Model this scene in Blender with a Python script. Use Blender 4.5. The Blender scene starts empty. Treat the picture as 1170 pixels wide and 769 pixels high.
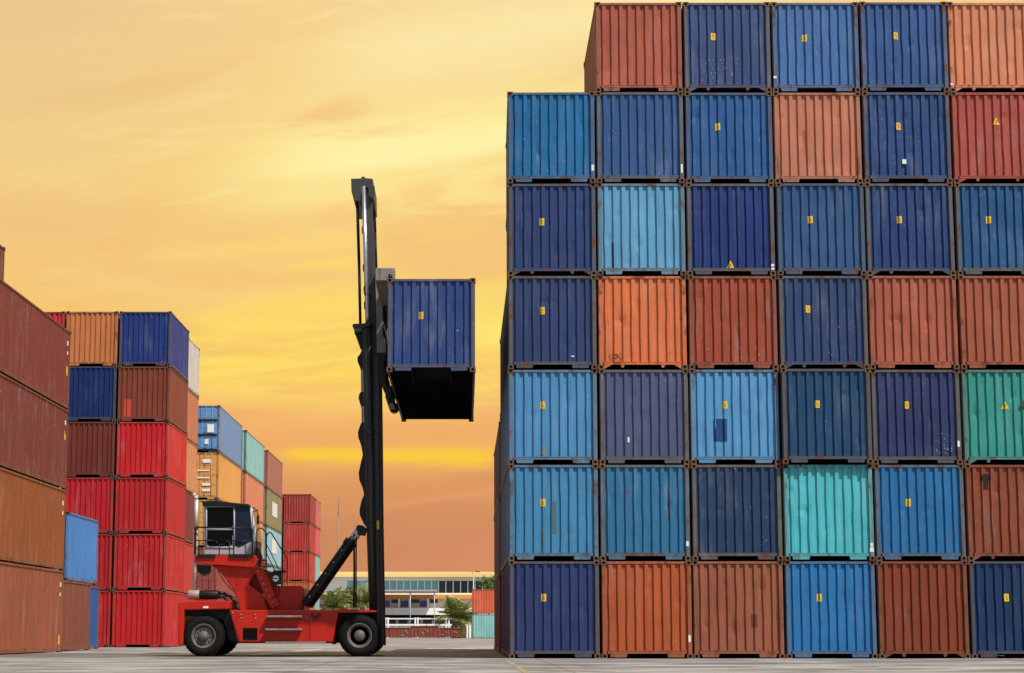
import bpy, math, random
from mathutils import Vector, noise as mnoise

# ------------------------------------------------------------------ basics
scene = bpy.context.scene
COL = scene.collection
R = math.radians
rnd = random.Random(11)
F_PX, CX, CY, PITCH, CAM_H = 2250.0, 531.0, 384.5, 8.53, 0.70
TH = R(PITCH)

def at(px, py, Y):
    """photo pixel -> world X, Z on the plane at distance Y"""
    a = (CY - py) / F_PX
    dy = math.cos(TH) - a * math.sin(TH)
    dz = math.sin(TH) + a * math.cos(TH)
    t = Y / dy
    return ((px - CX) / F_PX * t, CAM_H + dz * t)

def lin(r, g, b, k=1.0):
    f = lambda c: ((c / 255 + 0.055) / 1.055) ** 2.4 if c > 10 else c / 255 / 12.92
    return (f(r) * k, f(g) * k, f(b) * k)

# ------------------------------------------------------------------ node helper
class S:
    """socket wrapper with arithmetic"""
    def __init__(s, g, sock): s.g, s.s = g, sock
    def _m(s, op, *o): return s.g.math(op, s, *o)
    def __add__(s, o): return s._m('ADD', o)
    def __radd__(s, o): return s._m('ADD', o)
    def __sub__(s, o): return s._m('SUBTRACT', o)
    def __rsub__(s, o): return s.g.math('SUBTRACT', o, s)
    def __mul__(s, o): return s._m('MULTIPLY', o)
    def __rmul__(s, o): return s._m('MULTIPLY', o)
    def __truediv__(s, o): return s._m('DIVIDE', o)

class G:
    def __init__(g, tree):
        g.t = tree
    def node(g, kind, **kw):
        n = g.t.nodes.new(kind)
        for k, v in kw.items(): setattr(n, k, v)
        return n
    def put(g, inp, v):
        if isinstance(v, S): g.t.links.new(v.s, inp)
        elif isinstance(v, (tuple, list)) and len(v) == 3 and len(inp.default_value) == 4:
            inp.default_value = (*v, 1)
        else: inp.default_value = v
    def math(g, op, *args, clamp=False):
        n = g.node('ShaderNodeMath', operation=op, use_clamp=clamp)
        for i, a in enumerate(args): g.put(n.inputs[i], a)
        return S(g, n.outputs[0])
    def sstep(g, x, a, b):
        n = g.node('ShaderNodeMapRange', interpolation_type='SMOOTHSTEP')
        g.put(n.inputs[0], x); n.inputs[1].default_value = a; n.inputs[2].default_value = b
        return S(g, n.outputs[0])
    def mix(g, f, a, b, blend='MIX'):
        n = g.node('ShaderNodeMix', data_type='RGBA', blend_type=blend)
        g.put(n.inputs[0], f); g.put(n.inputs[6], a); g.put(n.inputs[7], b)
        return S(g, n.outputs[2])
    def xyz(g, v):
        n = g.node('ShaderNodeSeparateXYZ'); g.put(n.inputs[0], v)
        return [S(g, o) for o in n.outputs]
    def vec(g, x, y, z):
        n = g.node('ShaderNodeCombineXYZ')
        for i, a in enumerate((x, y, z)): g.put(n.inputs[i], a)
        return S(g, n.outputs[0])
    def noise(g, v, scale=1.0, detail=3, rough=0.55, dist=0.0):
        n = g.node('ShaderNodeTexNoise')
        g.put(n.inputs['Vector'], v); n.inputs['Scale'].default_value = scale
        n.inputs['Detail'].default_value = detail; n.inputs['Roughness'].default_value = rough
        n.inputs['Distortion'].default_value = dist
        return S(g, n.outputs[0])
    def vmul(g, v, t):
        n = g.node('ShaderNodeVectorMath', operation='MULTIPLY')
        g.put(n.inputs[0], v); n.inputs[1].default_value = t
        return S(g, n.outputs[0])
    def vadd(g, v, w):
        n = g.node('ShaderNodeVectorMath', operation='ADD')
        g.put(n.inputs[0], v); g.put(n.inputs[1], w)
        return S(g, n.outputs[0])
    def bump(g, h, strength, dist):
        n = g.node('ShaderNodeBump'); n.inputs['Strength'].default_value = strength
        n.inputs['Distance'].default_value = dist
        g.put(n.inputs['Height'], h)
        return S(g, n.outputs[0])

def new_mat(name):
    m = bpy.data.materials.new(name); m.use_nodes = True
    m.node_tree.nodes.clear()
    g = G(m.node_tree)
    out = g.node('ShaderNodeOutputMaterial'); b = g.node('ShaderNodeBsdfPrincipled')
    g.t.links.new(b.outputs[0], out.inputs[0])
    tc = g.node('ShaderNodeTexCoord')
    return m, g, b, S(g, tc.outputs['Object'])

def simple(name, col, rough=0.6, metal=0.0, var=0.15, scale=2.0, grime=0.0, grime_col=(0.05, 0.035, 0.025), spec=0.4):
    """one colour with uneven tone and, if wanted, blotches of grime"""
    m, g, b, p = new_mat(name)
    n = g.noise(p, scale, 5)
    n2 = g.noise(p, scale * 5, 4)
    k = 1 - var + (n + n2) * var
    c = g.mix(1.0, col, g.vec(k, k, k), 'MULTIPLY')
    if grime:
        q = g.vmul(p, (2.2, 2.2, 0.6))
        d = g.sstep(g.noise(q, scale, 6, 0.65), 0.62 - 0.3 * grime, 0.85 - 0.2 * grime)
        c = g.mix(d * (0.4 + 0.5 * grime), c, grime_col)
    g.put(b.inputs['Base Color'], c)
    g.put(b.inputs['Roughness'], rough - 0.1 + n2 * 0.2)
    b.inputs['Metallic'].default_value = metal
    b.inputs['Specular IOR Level'].default_value = spec
    return m

# ------------------------------------------------------------------ container paint
def paint(name, worn):
    m, g, b, p = new_mat(name)
    oi = g.node('ShaderNodeObjectInfo')
    c = S(g, oi.outputs['Color'])
    a = S(g, oi.outputs['Alpha']) * 93.0
    q = g.vadd(p, g.vec(a, a * 1.7, a * 0.63))
    wear = g.math('FRACT', a * 0.731); wear2 = g.math('FRACT', a * 0.417 + 0.3)
    # broad fading of the paint, and tone that differs from fold to fold
    fade = g.noise(g.vmul(q, (1, 1, 0.8)), 0.9, 3)
    run = g.noise(g.vmul(q, (1, 1, 0.06)), 4.5, 2)
    k = 0.64 + fade * 0.40 + run * 0.32
    c1 = g.mix(1.0, c, g.vec(k, k, k), 'MULTIPLY')
    chalk = g.sstep(g.noise(g.vmul(q, (1, 1, 0.25)), 2.1, 5, 0.62), 0.50, 0.80)
    lum = g.mix(0.5, c, (0.42, 0.42, 0.42))
    c1 = g.mix(chalk * (0.10 + wear2 * 0.45), c1, lum)
    # dark dirt that ran down with the rain
    dirt = g.sstep(g.noise(g.vmul(q, (1, 1, 0.10)), 7.0, 5, 0.6), 0.50, 0.78)
    c1 = g.mix(dirt * ((wear * 0.5 + 0.2) if not worn else 0.6), c1, g.mix(0.35, c, (0.035, 0.03, 0.025)))
    # rust patches and rust runs
    lo = 0.62 if not worn else 0.515
    r1 = g.sstep(g.noise(g.vmul(q, (1, 1, 0.55)), 3.2, 9, 0.68), lo, lo + 0.11)
    r2 = g.sstep(g.noise(g.vmul(q, (1, 1, 0.07)), 9.0, 6, 0.6), lo + 0.02, lo + 0.16)
    rust = g.math('MAXIMUM', r1, r2 * 0.75)
    if not worn: rust = rust * g.math('MINIMUM', wear * wear * 2.0 + 0.10, 1.0)
    rc = g.mix(g.noise(q, 18, 3), (0.055, 0.022, 0.013), (0.19, 0.075, 0.03))
    c1 = g.mix(rust * (0.8 if not worn else 0.85), c1, rc)
    # pale scuffs: specks gathered in patches
    patch = g.sstep(g.noise(q, 1.5, 3), 0.58, 0.68)
    spk = g.sstep(g.noise(g.vmul(q, (1, 1, 0.6)), 26, 3, 0.6), 0.62, 0.70)
    scr = g.sstep(g.noise(g.vmul(q, (1, 1, 0.2)), 15, 4, 0.7), 0.66, 0.72)
    sc = g.math('MINIMUM', patch * spk * (wear2 * 0.9 + 0.1) + scr * (wear2 * wear2 * 0.5 + 0.03), 1.0)
    c1 = g.mix(sc, c1, (0.50, 0.49, 0.47))
    g.put(b.inputs['Base Color'], c1)
    g.put(b.inputs['Roughness'], g.math('MINIMUM', 0.42 + rust * 0.4 + fade * 0.16 + dirt * 0.1, 0.95))
    b.inputs['Specular IOR Level'].default_value = 0.35
    h = g.noise(g.vmul(q, (1, 1, 0.5)), 1.6, 2) * 0.8 + g.noise(q, 7, 4) * 0.14 + rust * 0.03
    g.put(b.inputs['Normal'], g.bump(h, 0.55, 0.05))
    return m

M = {}
M['paint'] = paint('container_paint', False)
M['frame'] = paint('container_frame_paint', True)
M['casting'] = simple('rusty_cast_steel', (0.13, 0.066, 0.038), 0.8, 0.0, 0.5, 5, 0.5, (0.17, 0.075, 0.03))
M['cavity'] = simple('casting_hole_shade', (0.012, 0.010, 0.009), 0.9)  # dark colour stands in for the shade inside the casting holes
M['floor'] = simple('underfloor_shade_black', (0.0035, 0.0033, 0.003), 0.95, 0, 0.3, 2, spec=0.1)  # near-black base carries the shade under the containers
M['yellow'] = simple('yellow_sticker', (0.78, 0.50, 0.03), 0.5, 0, 0.12, 9)
M['ink'] = simple('black_print', (0.09, 0.06, 0.02), 0.6)
M['white_sticker'] = simple('white_sticker', (0.75, 0.75, 0.73), 0.5, 0, 0.1, 8)
M['mast_black'] = simple('greasy_mast_paint', (0.028, 0.027, 0.027), 0.36, 0, 0.35, 2.5, 0.35, (0.07, 0.06, 0.05), 0.5)
M['chip'] = simple('chipped_primer', (0.36, 0.36, 0.37), 0.7, 0, 0.3, 9)
M['red'] = simple('machine_red_paint', (0.47, 0.017, 0.006), 0.4, 0, 0.22, 1.2, 0.35, (0.07, 0.014, 0.010), 0.3)
M['black'] = simple('black_machine_paint', (0.0075, 0.0073, 0.0075), 0.45, 0, 0.3, 2, 0.2, (0.03, 0.026, 0.022), 0.35)
M['dark_grey'] = simple('dark_grey_steel', (0.055, 0.053, 0.052), 0.5, 0.2, 0.3, 2, 0.3)
M['worn_steel'] = simple('scraped_steel', (0.24, 0.215, 0.19), 0.6, 0.1, 0.45, 3, 0.5, (0.035, 0.026, 0.02))
M['chrome'] = simple('polished_rod', (0.62, 0.64, 0.68), 0.3, 0.85, 0.1, 2)
M['rubber'] = simple('tyre_rubber', (0.008, 0.0076, 0.0072), 0.9, 0, 0.25, 4, 0.2, (0.045, 0.038, 0.032), 0.2)
M['rim'] = simple('dusty_rim', (0.14, 0.125, 0.11), 0.6, 0.2, 0.3, 5, 0.4, (0.08, 0.055, 0.035))
M['cabgrey'] = simple('cab_grey_paint', (0.36, 0.37, 0.39), 0.5, 0, 0.12, 2, 0.15)
M['cabwhite'] = simple('cab_white_paint', (0.72, 0.72, 0.74), 0.45, 0, 0.08, 2)
M['exhaust'] = simple('pale_exhaust_metal', (0.55, 0.51, 0.44), 0.5, 0.2, 0.2, 3, 0.25, (0.12, 0.07, 0.04))
M['tan'] = simple('tan_muffler', (0.34, 0.30, 0.24), 0.55, 0.2, 0.25, 4, 0.4)
M['white'] = simple('white_render', (0.90, 0.90, 0.88), 0.8, 0, 0.07, 0.4, 0.08, (0.35, 0.32, 0.28))
M['ochre'] = simple('yellow_fascia', (0.84, 0.60, 0.24), 0.7, 0, 0.08, 0.5)
M['orange_band'] = simple('orange_band', (0.75, 0.33, 0.06), 0.7, 0, 0.08, 0.5)
M['purple'] = simple('purple_panel', (0.12, 0.10, 0.36), 0.6, 0, 0.1, 1)
M['shade'] = simple('painted_shade_black', (0.006, 0.006, 0.0065), 0.95, 0, 0.3, 0.6, spec=0.05)  # near-black puts shade into the opening, wheel dishes and soffit
M['pinkwall'] = simple('pale_pink_wall', (0.72, 0.60, 0.56), 0.8, 0, 0.1, 0.6)
M['scrap'] = simple('brick_red_steel', (0.24, 0.055, 0.035), 0.7, 0, 0.4, 1.5, 0.5, (0.07, 0.03, 0.02))
M['leaf'] = simple('palm_leaf', (0.13, 0.17, 0.03), 0.55, 0, 0.5, 1.2)
M['leaf_pale'] = simple('palm_leaf_pale', (0.30, 0.33, 0.10), 0.55, 0, 0.5, 1.2)
M['leaf_dark'] = simple('tree_leaf', (0.04, 0.09, 0.018), 0.6, 0, 0.5, 1.2)
M['trunk'] = simple('palm_trunk', (0.34, 0.29, 0.07), 0.85, 0, 0.5, 3, 0.3, (0.07, 0.05, 0.03))
M['bark'] = simple('tree_bark', (0.10, 0.07, 0.05), 0.9, 0, 0.4, 4)
M['pole'] = simple('galvanised_pole', (0.42, 0.43, 0.44), 0.5, 0.3, 0.15, 2)
M['mastgrey'] = simple('weathered_mast', (0.30, 0.22, 0.17), 0.7, 0.2, 0.2, 1)
M['line_white'] = None

def glass(name, col, rough=0.08, spec=0.6):
    m, g, b, p = new_mat(name)
    n = g.noise(p, 0.7, 2)
    c = g.mix(n, (col[0] * 0.75, col[1] * 0.75, col[2] * 0.75), (col[0] * 1.25, col[1] * 1.25, col[2] * 1.25))
    g.put(b.inputs['Base Color'], c)
    b.inputs['Roughness'].default_value = rough
    b.inputs['Specular IOR Level'].default_value = spec
    return m
M['teal'] = glass('teal_window_glass', (0.19, 0.50, 0.52), 0.25)
M['darkglass'] = glass('dark_window_glass', (0.03, 0.065, 0.08), 0.15, 0.4)
M['cabglass'] = glass('tinted_cab_glass', (0.003, 0.0035, 0.004), 0.08, 0.12)
M['frontglass'] = glass('blue_tinted_windscreen', (0.010, 0.015, 0.034), 0.12, 0.3)

# ------------------------------------------------------------------ mesh builder
class MB:
    def __init__(s): s.v, s.f, s.m, s.sm = [], [], [], []
    def face(s, idx, mat=0, smooth=False): s.f.append(idx); s.m.append(mat); s.sm.append(smooth)
    def add(s, pts):
        n = len(s.v); s.v += [tuple(p) for p in pts]; return list(range(n, n + len(pts)))
    def quad(s, a, b, c, d, mat=0): s.face(s.add((a, b, c, d)), mat)
    def box(s, x0, x1, y0, y1, z0, z1, mat=0):
        i = s.add([(x0,y0,z0),(x1,y0,z0),(x1,y1,z0),(x0,y1,z0),(x0,y0,z1),(x1,y0,z1),(x1,y1,z1),(x0,y1,z1)])
        for q in ((0,3,2,1),(4,5,6,7),(0,1,5,4),(1,2,6,5),(2,3,7,6),(3,0,4,7)): s.face([i[k] for k in q], mat)
    def prism(s, poly, y0, y1, mat=0):
        """polygon in X,Z pushed along Y"""
        area = sum(poly[i][0]*poly[(i+1)%len(poly)][1]-poly[(i+1)%len(poly)][0]*poly[i][1] for i in range(len(poly)))
        if area < 0: poly = poly[::-1]
        n = len(poly)
        a = s.add([(x, y0, z) for x, z in poly]); b = s.add([(x, y1, z) for x, z in poly])
        s.face(a, mat); s.face(b[::-1], mat)
        for k in range(n): s.face([a[k], b[k], b[(k+1)%n], a[(k+1)%n]], mat)
    def cyl(s, p0, p1, r0, r1=None, n=16, mat=0, caps=True):
        r1 = r0 if r1 is None else r1
        p0, p1 = Vector(p0), Vector(p1); d = (p1 - p0).normalized()
        u = d.orthogonal().normalized(); w = d.cross(u)
        ring = lambda p, r: s.add([p + (u*math.cos(2*math.pi*k/n) + w*math.sin(2*math.pi*k/n))*r for k in range(n)])
        a, b = ring(p0, r0), ring(p1, r1)
        for k in range(n): s.face([a[k], a[(k+1)%n], b[(k+1)%n], b[k]], mat, True)
        if caps:
            s.face(a[::-1], mat); s.face(b, mat)
    def tube(s, pts, r, n=8, mat=0):
        for a, b in zip(pts, pts[1:]): s.cyl(a, b, r, r, n, mat)
    def lathe_y(s, prof, n=40, mat=0, c=(0, 0, 0), mats=None):
        """profile of (radius, y) turned about the Y axis"""
        rings = []
        for r, y in prof:
            rings.append(s.add([(c[0] + r*math.cos(2*math.pi*k/n), c[1] + y, c[2] + r*math.sin(2*math.pi*k/n)) for k in range(n)]))
        for j, (a, b) in enumerate(zip(rings, rings[1:])):
            mm = mats[j] if mats else mat
            for k in range(n): s.face([a[k], a[(k+1)%n], b[(k+1)%n], b[k]], mm, True)
    def mesh(s, name, mats):
        me = bpy.data.meshes.new(name)
        me.from_pydata(s.v, [], s.f); 
        for m in mats: me.materials.append(m)
        me.polygons.foreach_set('material_index', s.m)
        me.polygons.foreach_set('use_smooth', s.sm)
        me.update(); return me
    def build(s, name, mats, parent=None, bevel=0.0):
        if not isinstance(mats, (list, tuple)): mats = [mats]
        o = link(name, s.mesh(name, mats), parent)
        if bevel:
            b = o.modifiers.new('bevel', 'BEVEL'); b.width = bevel; b.segments = 2; b.limit_method = 'ANGLE'; b.angle_limit = R(40)
        return o

def link(name, data, parent=None):
    o = bpy.data.objects.new(name, data); COL.objects.link(o)
    if parent is not None: o.parent = parent
    return o

def tag(o, label, cat, group=None):
    o['label'] = label; o['category'] = cat
    if group: o['group'] = group
    return o

def thing(name, label, cat, loc, rz=0.0, group=None):
    o = link(name, None); o.location = loc; o.rotation_euler = (0, 0, rz); o.empty_display_size = 0.3
    return tag(o, label, cat, group)

def structure(o): o['kind'] = 'structure'; return o

# ------------------------------------------------------------------ container pieces (meshes shared by every copy)
W = 2.438; HW = W / 2
def profile(u0, u1, pitch, dep):
    """breakpoints (u, depth) of a folded sheet: outer face 0, inner face dep"""
    n = round((u1 - u0) / pitch); p = (u1 - u0) / n
    pts = [(u0, dep)]
    for k in range(n):
        b = u0 + k * p
        pts += [(b + p*0.20, dep), (b + p*0.31, 0.0), (b + p*0.69, 0.0), (b + p*0.80, dep)]
    pts.append((u1, dep))
    return pts

EW0, EW1 = -HW + 0.14, HW - 0.14
END_PROF = profile(EW0, EW1, 0.24, 0.050)
END_Y = 0.028
def end_depth(x):
    for (a, da), (b, db) in zip(END_PROF, END_PROF[1:]):
        if a <= x <= b: return END_Y + da + (db - da) * (x - a) / max(b - a, 1e-6)
    return END_Y

def dent(x, z, seed, amp, H):
    """how far a knocked-about end wall is pushed at (x, z): sideways, inwards"""
    z0, z1 = 0.185, H - 0.07
    edge = max(0.0, min(1, (z - z0) / 0.4, (z1 - z) / 0.4))
    nz = mnoise.noise(Vector((x * 1.3 + seed * 7, z * 1.1, seed))) * 0.020
    nd = mnoise.noise(Vector((x * 4 + seed * 3, z * 1.9, seed + 9)))
    nd = max(0, nd - 0.34) * 0.055
    return mnoise.noise(Vector((x * 3, z * 1.5, seed + 31))) * 0.014 * amp * edge, (nz * 0.5 + nd) * amp * edge

def end_wall_mesh(H, seed=None, amp=1.0):
    mb = MB(); z0, z1 = 0.185, H - 0.07
    rows = 14 if seed is not None else 1
    grid = []
    for r in range(rows + 1):
        z = z0 + (z1 - z0) * r / rows; row = []
        for x, d in END_PROF:
            y = END_Y + d; xx = x
            if seed is not None and 0 < r < rows and EW0 < x < EW1:
                dx, dy = dent(x, z, seed, amp, H); xx += dx; y += dy
            row.append((xx, y, z))
        grid.append(mb.add(row))
    for a, b in zip(grid, grid[1:]):
        for k in range(len(a) - 1): mb.face([a[k], a[k+1], b[k+1], b[k]])
    return mb.mesh('end_wall', [M['paint']])

def side_wall_mesh(L, H, sgn, smooth_panel=False):
    mb = MB(); z0, z1 = 0.16, H - 0.09
    prof = profile(0.13, L - 0.13, 0.278, 0.036)
    if smooth_panel: prof = [(u, 0.0 if 0.13 < u < L - 0.13 else 0.03) for u, d in prof]
    rows = 5; grid = []
    for r in range(rows + 1):
        z = z0 + (z1 - z0) * r / rows
        grid.append(mb.add([(sgn * (HW - 0.025 - d + (mnoise.noise(Vector((u * .7, z, L + H))) * 0.012 if 0 < r < rows else 0)), u, z) for u, d in prof]))
    for a, b in zip(grid, grid[1:]):
        for k in range(len(a) - 1):
            q = [a[k], a[k+1], b[k+1], b[k]]
            mb.face(q if sgn > 0 else q[::-1])
    return mb.mesh('side_wall', [M['paint']])

CW, CD, CHH = 0.162, 0.178, 0.118
def casting_mesh():
    """corner casting, holes on the -Y face and on the +X face; centred in x, from y 0, z 0"""
    mb = MB(); hx = CW / 2
    def holed(o, u, w, du, dw, nrm, dep):
        o, u, w, nrm = map(Vector, (o, u, w, nrm))
        c = o + u * du / 2 + w * dw / 2
        out = mb.add([o, o + u*du, o + u*du + w*dw, o + w*dw])
        n = 12; hr = []
        for k in range(n):
            t = 2 * math.pi * (k + .5) / n + math.pi
            hr.append(c + u * math.cos(t) * du * 0.27 + w * math.sin(t) * dw * 0.33)
        h = mb.add(hr); hi = mb.add([p - nrm * dep for p in hr])
        for q in range(4):
            seg = [h[(q*3 + j) % n] for j in range(4)]
            # corner q sits at angle pi + q*90 + 45
            mb.face([out[q], seg[1], seg[0]] if False else [out[q], out[(q+1) % 4], seg[3], seg[2], seg[1], seg[0]])
        for k in range(n): mb.face([h[k], h[(k+1)%n], hi[(k+1)%n], hi[k]], 1)
        mb.face(hi, 1)
    holed((-hx, 0, 0), (1,0,0), (0,0,1), CW, CHH, (0,-1,0), 0.05)
    holed((hx, 0, 0), (0,1,0), (0,0,1), CD, CHH, (1,0,0), 0.045)
    i = mb.add([(-hx,0,0),(hx,0,0),(hx,CD,0),(-hx,CD,0),(-hx,0,CHH),(hx,0,CHH),(hx,CD,CHH),(-hx,CD,CHH)])
    for q in ((0,3,2,1),(4,5,6,7),(2,3,7,6),(3,0,4,7)): mb.face([i[k] for k in q])
    return mb.mesh('corner_casting', [M['casting'], M['cavity']])

def post_mesh(H):
    mb = MB()   # left front post, outer face a little in from the casting
    a = -HW + 0.018; z0, z1 = CHH, H - CHH
    pts = [(a, 0.035), (a + 0.022, 0.010), (a + 0.105, 0.010), (a + 0.124, 0.085), (a + 0.02, 0.135), (a, 0.125)]
    n = len(pts); lo = mb.add([(x, y, z0) for x, y in pts]); hi = mb.add([(x, y, z1) for x, y in pts])
    for k in range(n): mb.face([lo[k], lo[(k+1)%n], hi[(k+1)%n], hi[k]])
    mb.face(lo[::-1]); mb.face(hi)
    return mb.mesh('corner_post', [M['frame']])

def top_rail_mesh(H):
    mb = MB(); x = HW - CW - 0.002
    mb.box(-x, x, 0.012, 0.085, H - 0.085, H - 0.022)
    return mb.mesh('top_rail', [M['frame']])
def bottom_rail_mesh():
    mb = MB(); x = HW - CW - 0.002
    mb.box(-x, x, 0.012, 0.095, 0.125, 0.20)
    mb.box(-x, x, 0.006, 0.012, 0.186, 0.204)
    return mb.mesh('bottom_rail', [M['frame']])
def lug_mesh(variant, sgn):
    mb = MB()
    if variant == 'A':
        mb.prism([(sgn*0.55, 0.03), (sgn*0.98, 0.03), (sgn*1.0, 0.123), (sgn*0.53, 0.123)], 0.018, 0.09)
    else:
        mb.prism([(sgn*(HW - CW - .003), 0.008), (sgn*(HW - CW - .003), 0.123), (sgn*0.84, 0.123)], 0.018, 0.06)
        mb.prism([(sgn*0.49, 0.123), (sgn*0.61, 0.123), (sgn*0.575, 0.045), (sgn*0.525, 0.045)], 0.018, 0.06)
    return mb.mesh('lug', [M['frame']])
def side_rail_mesh(L, H, sgn, top):
    mb = MB()
    if top: mb.box(*sorted((sgn*(HW-0.012), sgn*(HW-0.075))), CD, L - CD, H - 0.092, H - 0.03)
    else: mb.box(*sorted((sgn*(HW-0.010), sgn*(HW-0.07))), CD, L - CD, 0.035, 0.165)
    return mb.mesh('side_rail', [M['frame']])
def roof_mesh(L, H):
    mb = MB(); mb.box(-HW + 0.03, HW - 0.03, 0.05, L - 0.05, H - 0.035, H - 0.018)
    return mb.mesh('roof', [M['paint']])
def floor_mesh(L, H):
    mb = MB(); mb.box(-HW + 0.07, HW - 0.07, 0.10, L - 0.1, 0.13, 0.16)
    tun = 3.2 if L > 8 else 0.1
    for s in (-1, 1):
        if L > 8: mb.box(s*0.53 - 0.03, s*0.53 + 0.03, 0.10, tun, 0.03, 0.128)
    y = 0.35
    while y < L - 0.3:
        if y < tun:
            mb.box(-HW + 0.072, -0.562, y, y + 0.05, 0.04, 0.128); mb.box(0.562, HW - 0.072, y, y + 0.05, 0.04, 0.128)
        else: mb.box(-HW + 0.072, HW - 0.072, y, y + 0.05, 0.04, 0.128)
        y += 0.33
    return mb.mesh('floor', [M['floor']])

_cache = {}
def cached(key, fn):
    if key not in _cache: _cache[key] = fn()
    return _cache[key]

def mix3(a, b, k): return tuple(a[i]*(1-k) + b[i]*k for i in range(3))

def conform(parent, name, poly_w, poly_h, cx, cz, mats, shape='rect', marks=True, off=0.006):
    """a thin sticker or plate that follows the folds of the end wall"""
    mb = MB(); t = 0.0015
    def strip(x0, x1, zf0, zf1, o, mat):
        xs = [x0] + [x for x, d in END_PROF if x0 < x < x1] + [x1]
        for a, b in zip(xs, xs[1:]):
            ya, yb = end_depth(a) - o, end_depth(b) - o
            c = []
            for xx, yy, zz in ((a, ya, zf0(a)), (b, yb, zf0(b)), (b, yb, zf1(b)), (a, ya, zf1(a))):
                if 'dents' in parent: dx, dy = dent(xx, zz, parent['dents'][0], parent['dents'][1], parent['dents'][2]); xx += dx; yy += dy
                c.append((xx, yy, zz))
            mb.quad(*c, mat)
    x0, x1, z0, z1 = cx - poly_w/2, cx + poly_w/2, cz - poly_h/2, cz + poly_h/2
    if shape == 'rect':
        strip(x0, x1, lambda x: z0, lambda x: z1, off, 0)
        if marks:
            w, h = poly_w, poly_h
            for (a, b, c, d) in ((.32,.68,.72,.77),(.32,.40,.52,.72),(.32,.68,.48,.53),(.60,.68,.28,.48),(.32,.68,.23,.28)):
                strip(x0 + a*w, x0 + b*w, lambda x, c=c: z0 + c*h, lambda x, d=d: z0 + d*h, off + 0.003, 1)
    else:
        top = lambda x: z0 + poly_h * max(0.02, 1 - abs(x - cx) / (poly_w / 2))
        for a, b in ((x0, cx), (cx, x1)): strip(a, b, lambda x: z0, top, off, 0)
        if marks: strip(cx - .012, cx + .012, lambda x: z0 + poly_h*.2, lambda x: z0 + poly_h*.6, off + 0.003, 1)
    return mb.build(name, mats, parent)

GREY_FRAME = (0.125, 0.118, 0.085)
PAINT_K = 0.76
n_built = [0]
def container(X, Y, Z, col, label, L=12.192, H=2.591, variant='A', rz=0.0, group=None, end='panel', unique=False,
              amp=1.0, frame_mix=None, sticker=None, smooth=False, cat='container'):
    """X = centre of the near end, Y = near end, Z = underside"""
    n_built[0] += 1; seed = n_built[0]
    t = thing('shipping_container', label, cat, (X, Y, Z), rz, group)
    if unique: t['dents'] = (float(seed), float(amp), float(H))
    lc = lin(*col, PAINT_K); 
    if lc[0] > lc[1] * 1.8 and lc[1] > lc[0] * 0.10: lc = (lc[0], lc[1] * 1.13, lc[2] * 0.97)
    if lc[1] > lc[0] * 1.5 and lc[1] > lc[2]: lc = (lc[0], lc[1] * 0.97, lc[2] * 1.16)
    if lc[2] > lc[0] * 1.3 and lc[1] < lc[2] * 0.34: lc = (lc[0] * 0.95, lc[1] * 1.06, lc[2] * 0.88)
    if frame_mix is None:
        frame_mix = rnd.uniform(0.35, 0.8) if col[2] > col[0] else rnd.uniform(0.0, 0.28)
    fc = mix3(lc, GREY_FRAME, frame_mix)
    alpha = rnd.random()
    def part(name, me, c=lc, loc=None, rot=None, scale=None):
        o = link(name, me, t); o.color = (*c, alpha)
        if loc: o.location = loc
        if rot: o.rotation_euler = rot
        if scale: o.scale = scale
        return o
    ew = (lambda: end_wall_mesh(H))
    if end == 'panel':
        part('end_wall', end_wall_mesh(H, seed, amp) if unique else cached(('ew', H), ew))
    else: doors(t, H, lc, fc, alpha)
    part('end_wall', cached(('ew', H), ew), loc=(0, L, 0), rot=(0, 0, math.pi))
    for s in (-1, 1): part('side_wall', cached(('sw', L, H, s, smooth), lambda: side_wall_mesh(L, H, s, smooth)))
    part('roof', cached(('rf', L, H), lambda: roof_mesh(L, H)))
    part('floor', cached(('fl', L, H), lambda: floor_mesh(L, H)))
    pm = cached(('po', H), lambda: post_mesh(H)); cm = cached('ca', casting_mesh)
    for sx in (-1, 1):
        # the mesh is the left front post and the right front casting; scale mirrors, rotation turns
        part('corner_post', pm, fc, None, None, (-sx, 1, 1) if sx > 0 else None)
        part('corner_post', pm, fc, (0, L, 0), None, (-sx, -1, 1))
        for z in (0, H - CHH):
            part('corner_casting', cm, fc, (sx * (HW - CW/2), 0, z), None, (sx, 1, 1))
            part('corner_casting', cm, fc, (sx * (HW - CW/2), L, z), None, (sx, -1, 1))
    part('top_rail', cached(('tr', H), lambda: top_rail_mesh(H)), fc)
    part('bottom_rail', cached('br', bottom_rail_mesh), fc if variant == 'A' else mix3(lc, fc, .5))
    part('top_rail', cached(('tr', H), lambda: top_rail_mesh(H)), fc, (0, L, 0), None, (1, -1, 1))
    part('bottom_rail', cached('br', bottom_rail_mesh), fc, (0, L, 0), None, (1, -1, 1))
    for s in (-1, 1): part('lug', cached(('lg', variant, s), lambda: lug_mesh(variant, s)), mix3(lc, fc, .6))
    for s in (-1, 1):
        for tp in (True, False): part('side_rail', cached(('sr', L, H, s, tp), lambda: side_rail_mesh(L, H, s, tp)), mix3(lc, fc, .7))
    if sticker:
        k, sx, sz = sticker
        if k == 'r': conform(t, 'sticker', 0.13, 0.20, sx, sz * H, [M['yellow'], M['ink']])
        else: conform(t, 'sticker', 0.21, 0.21, sx, sz * H, [M['yellow'], M['ink']], 'tri')
    return t

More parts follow.
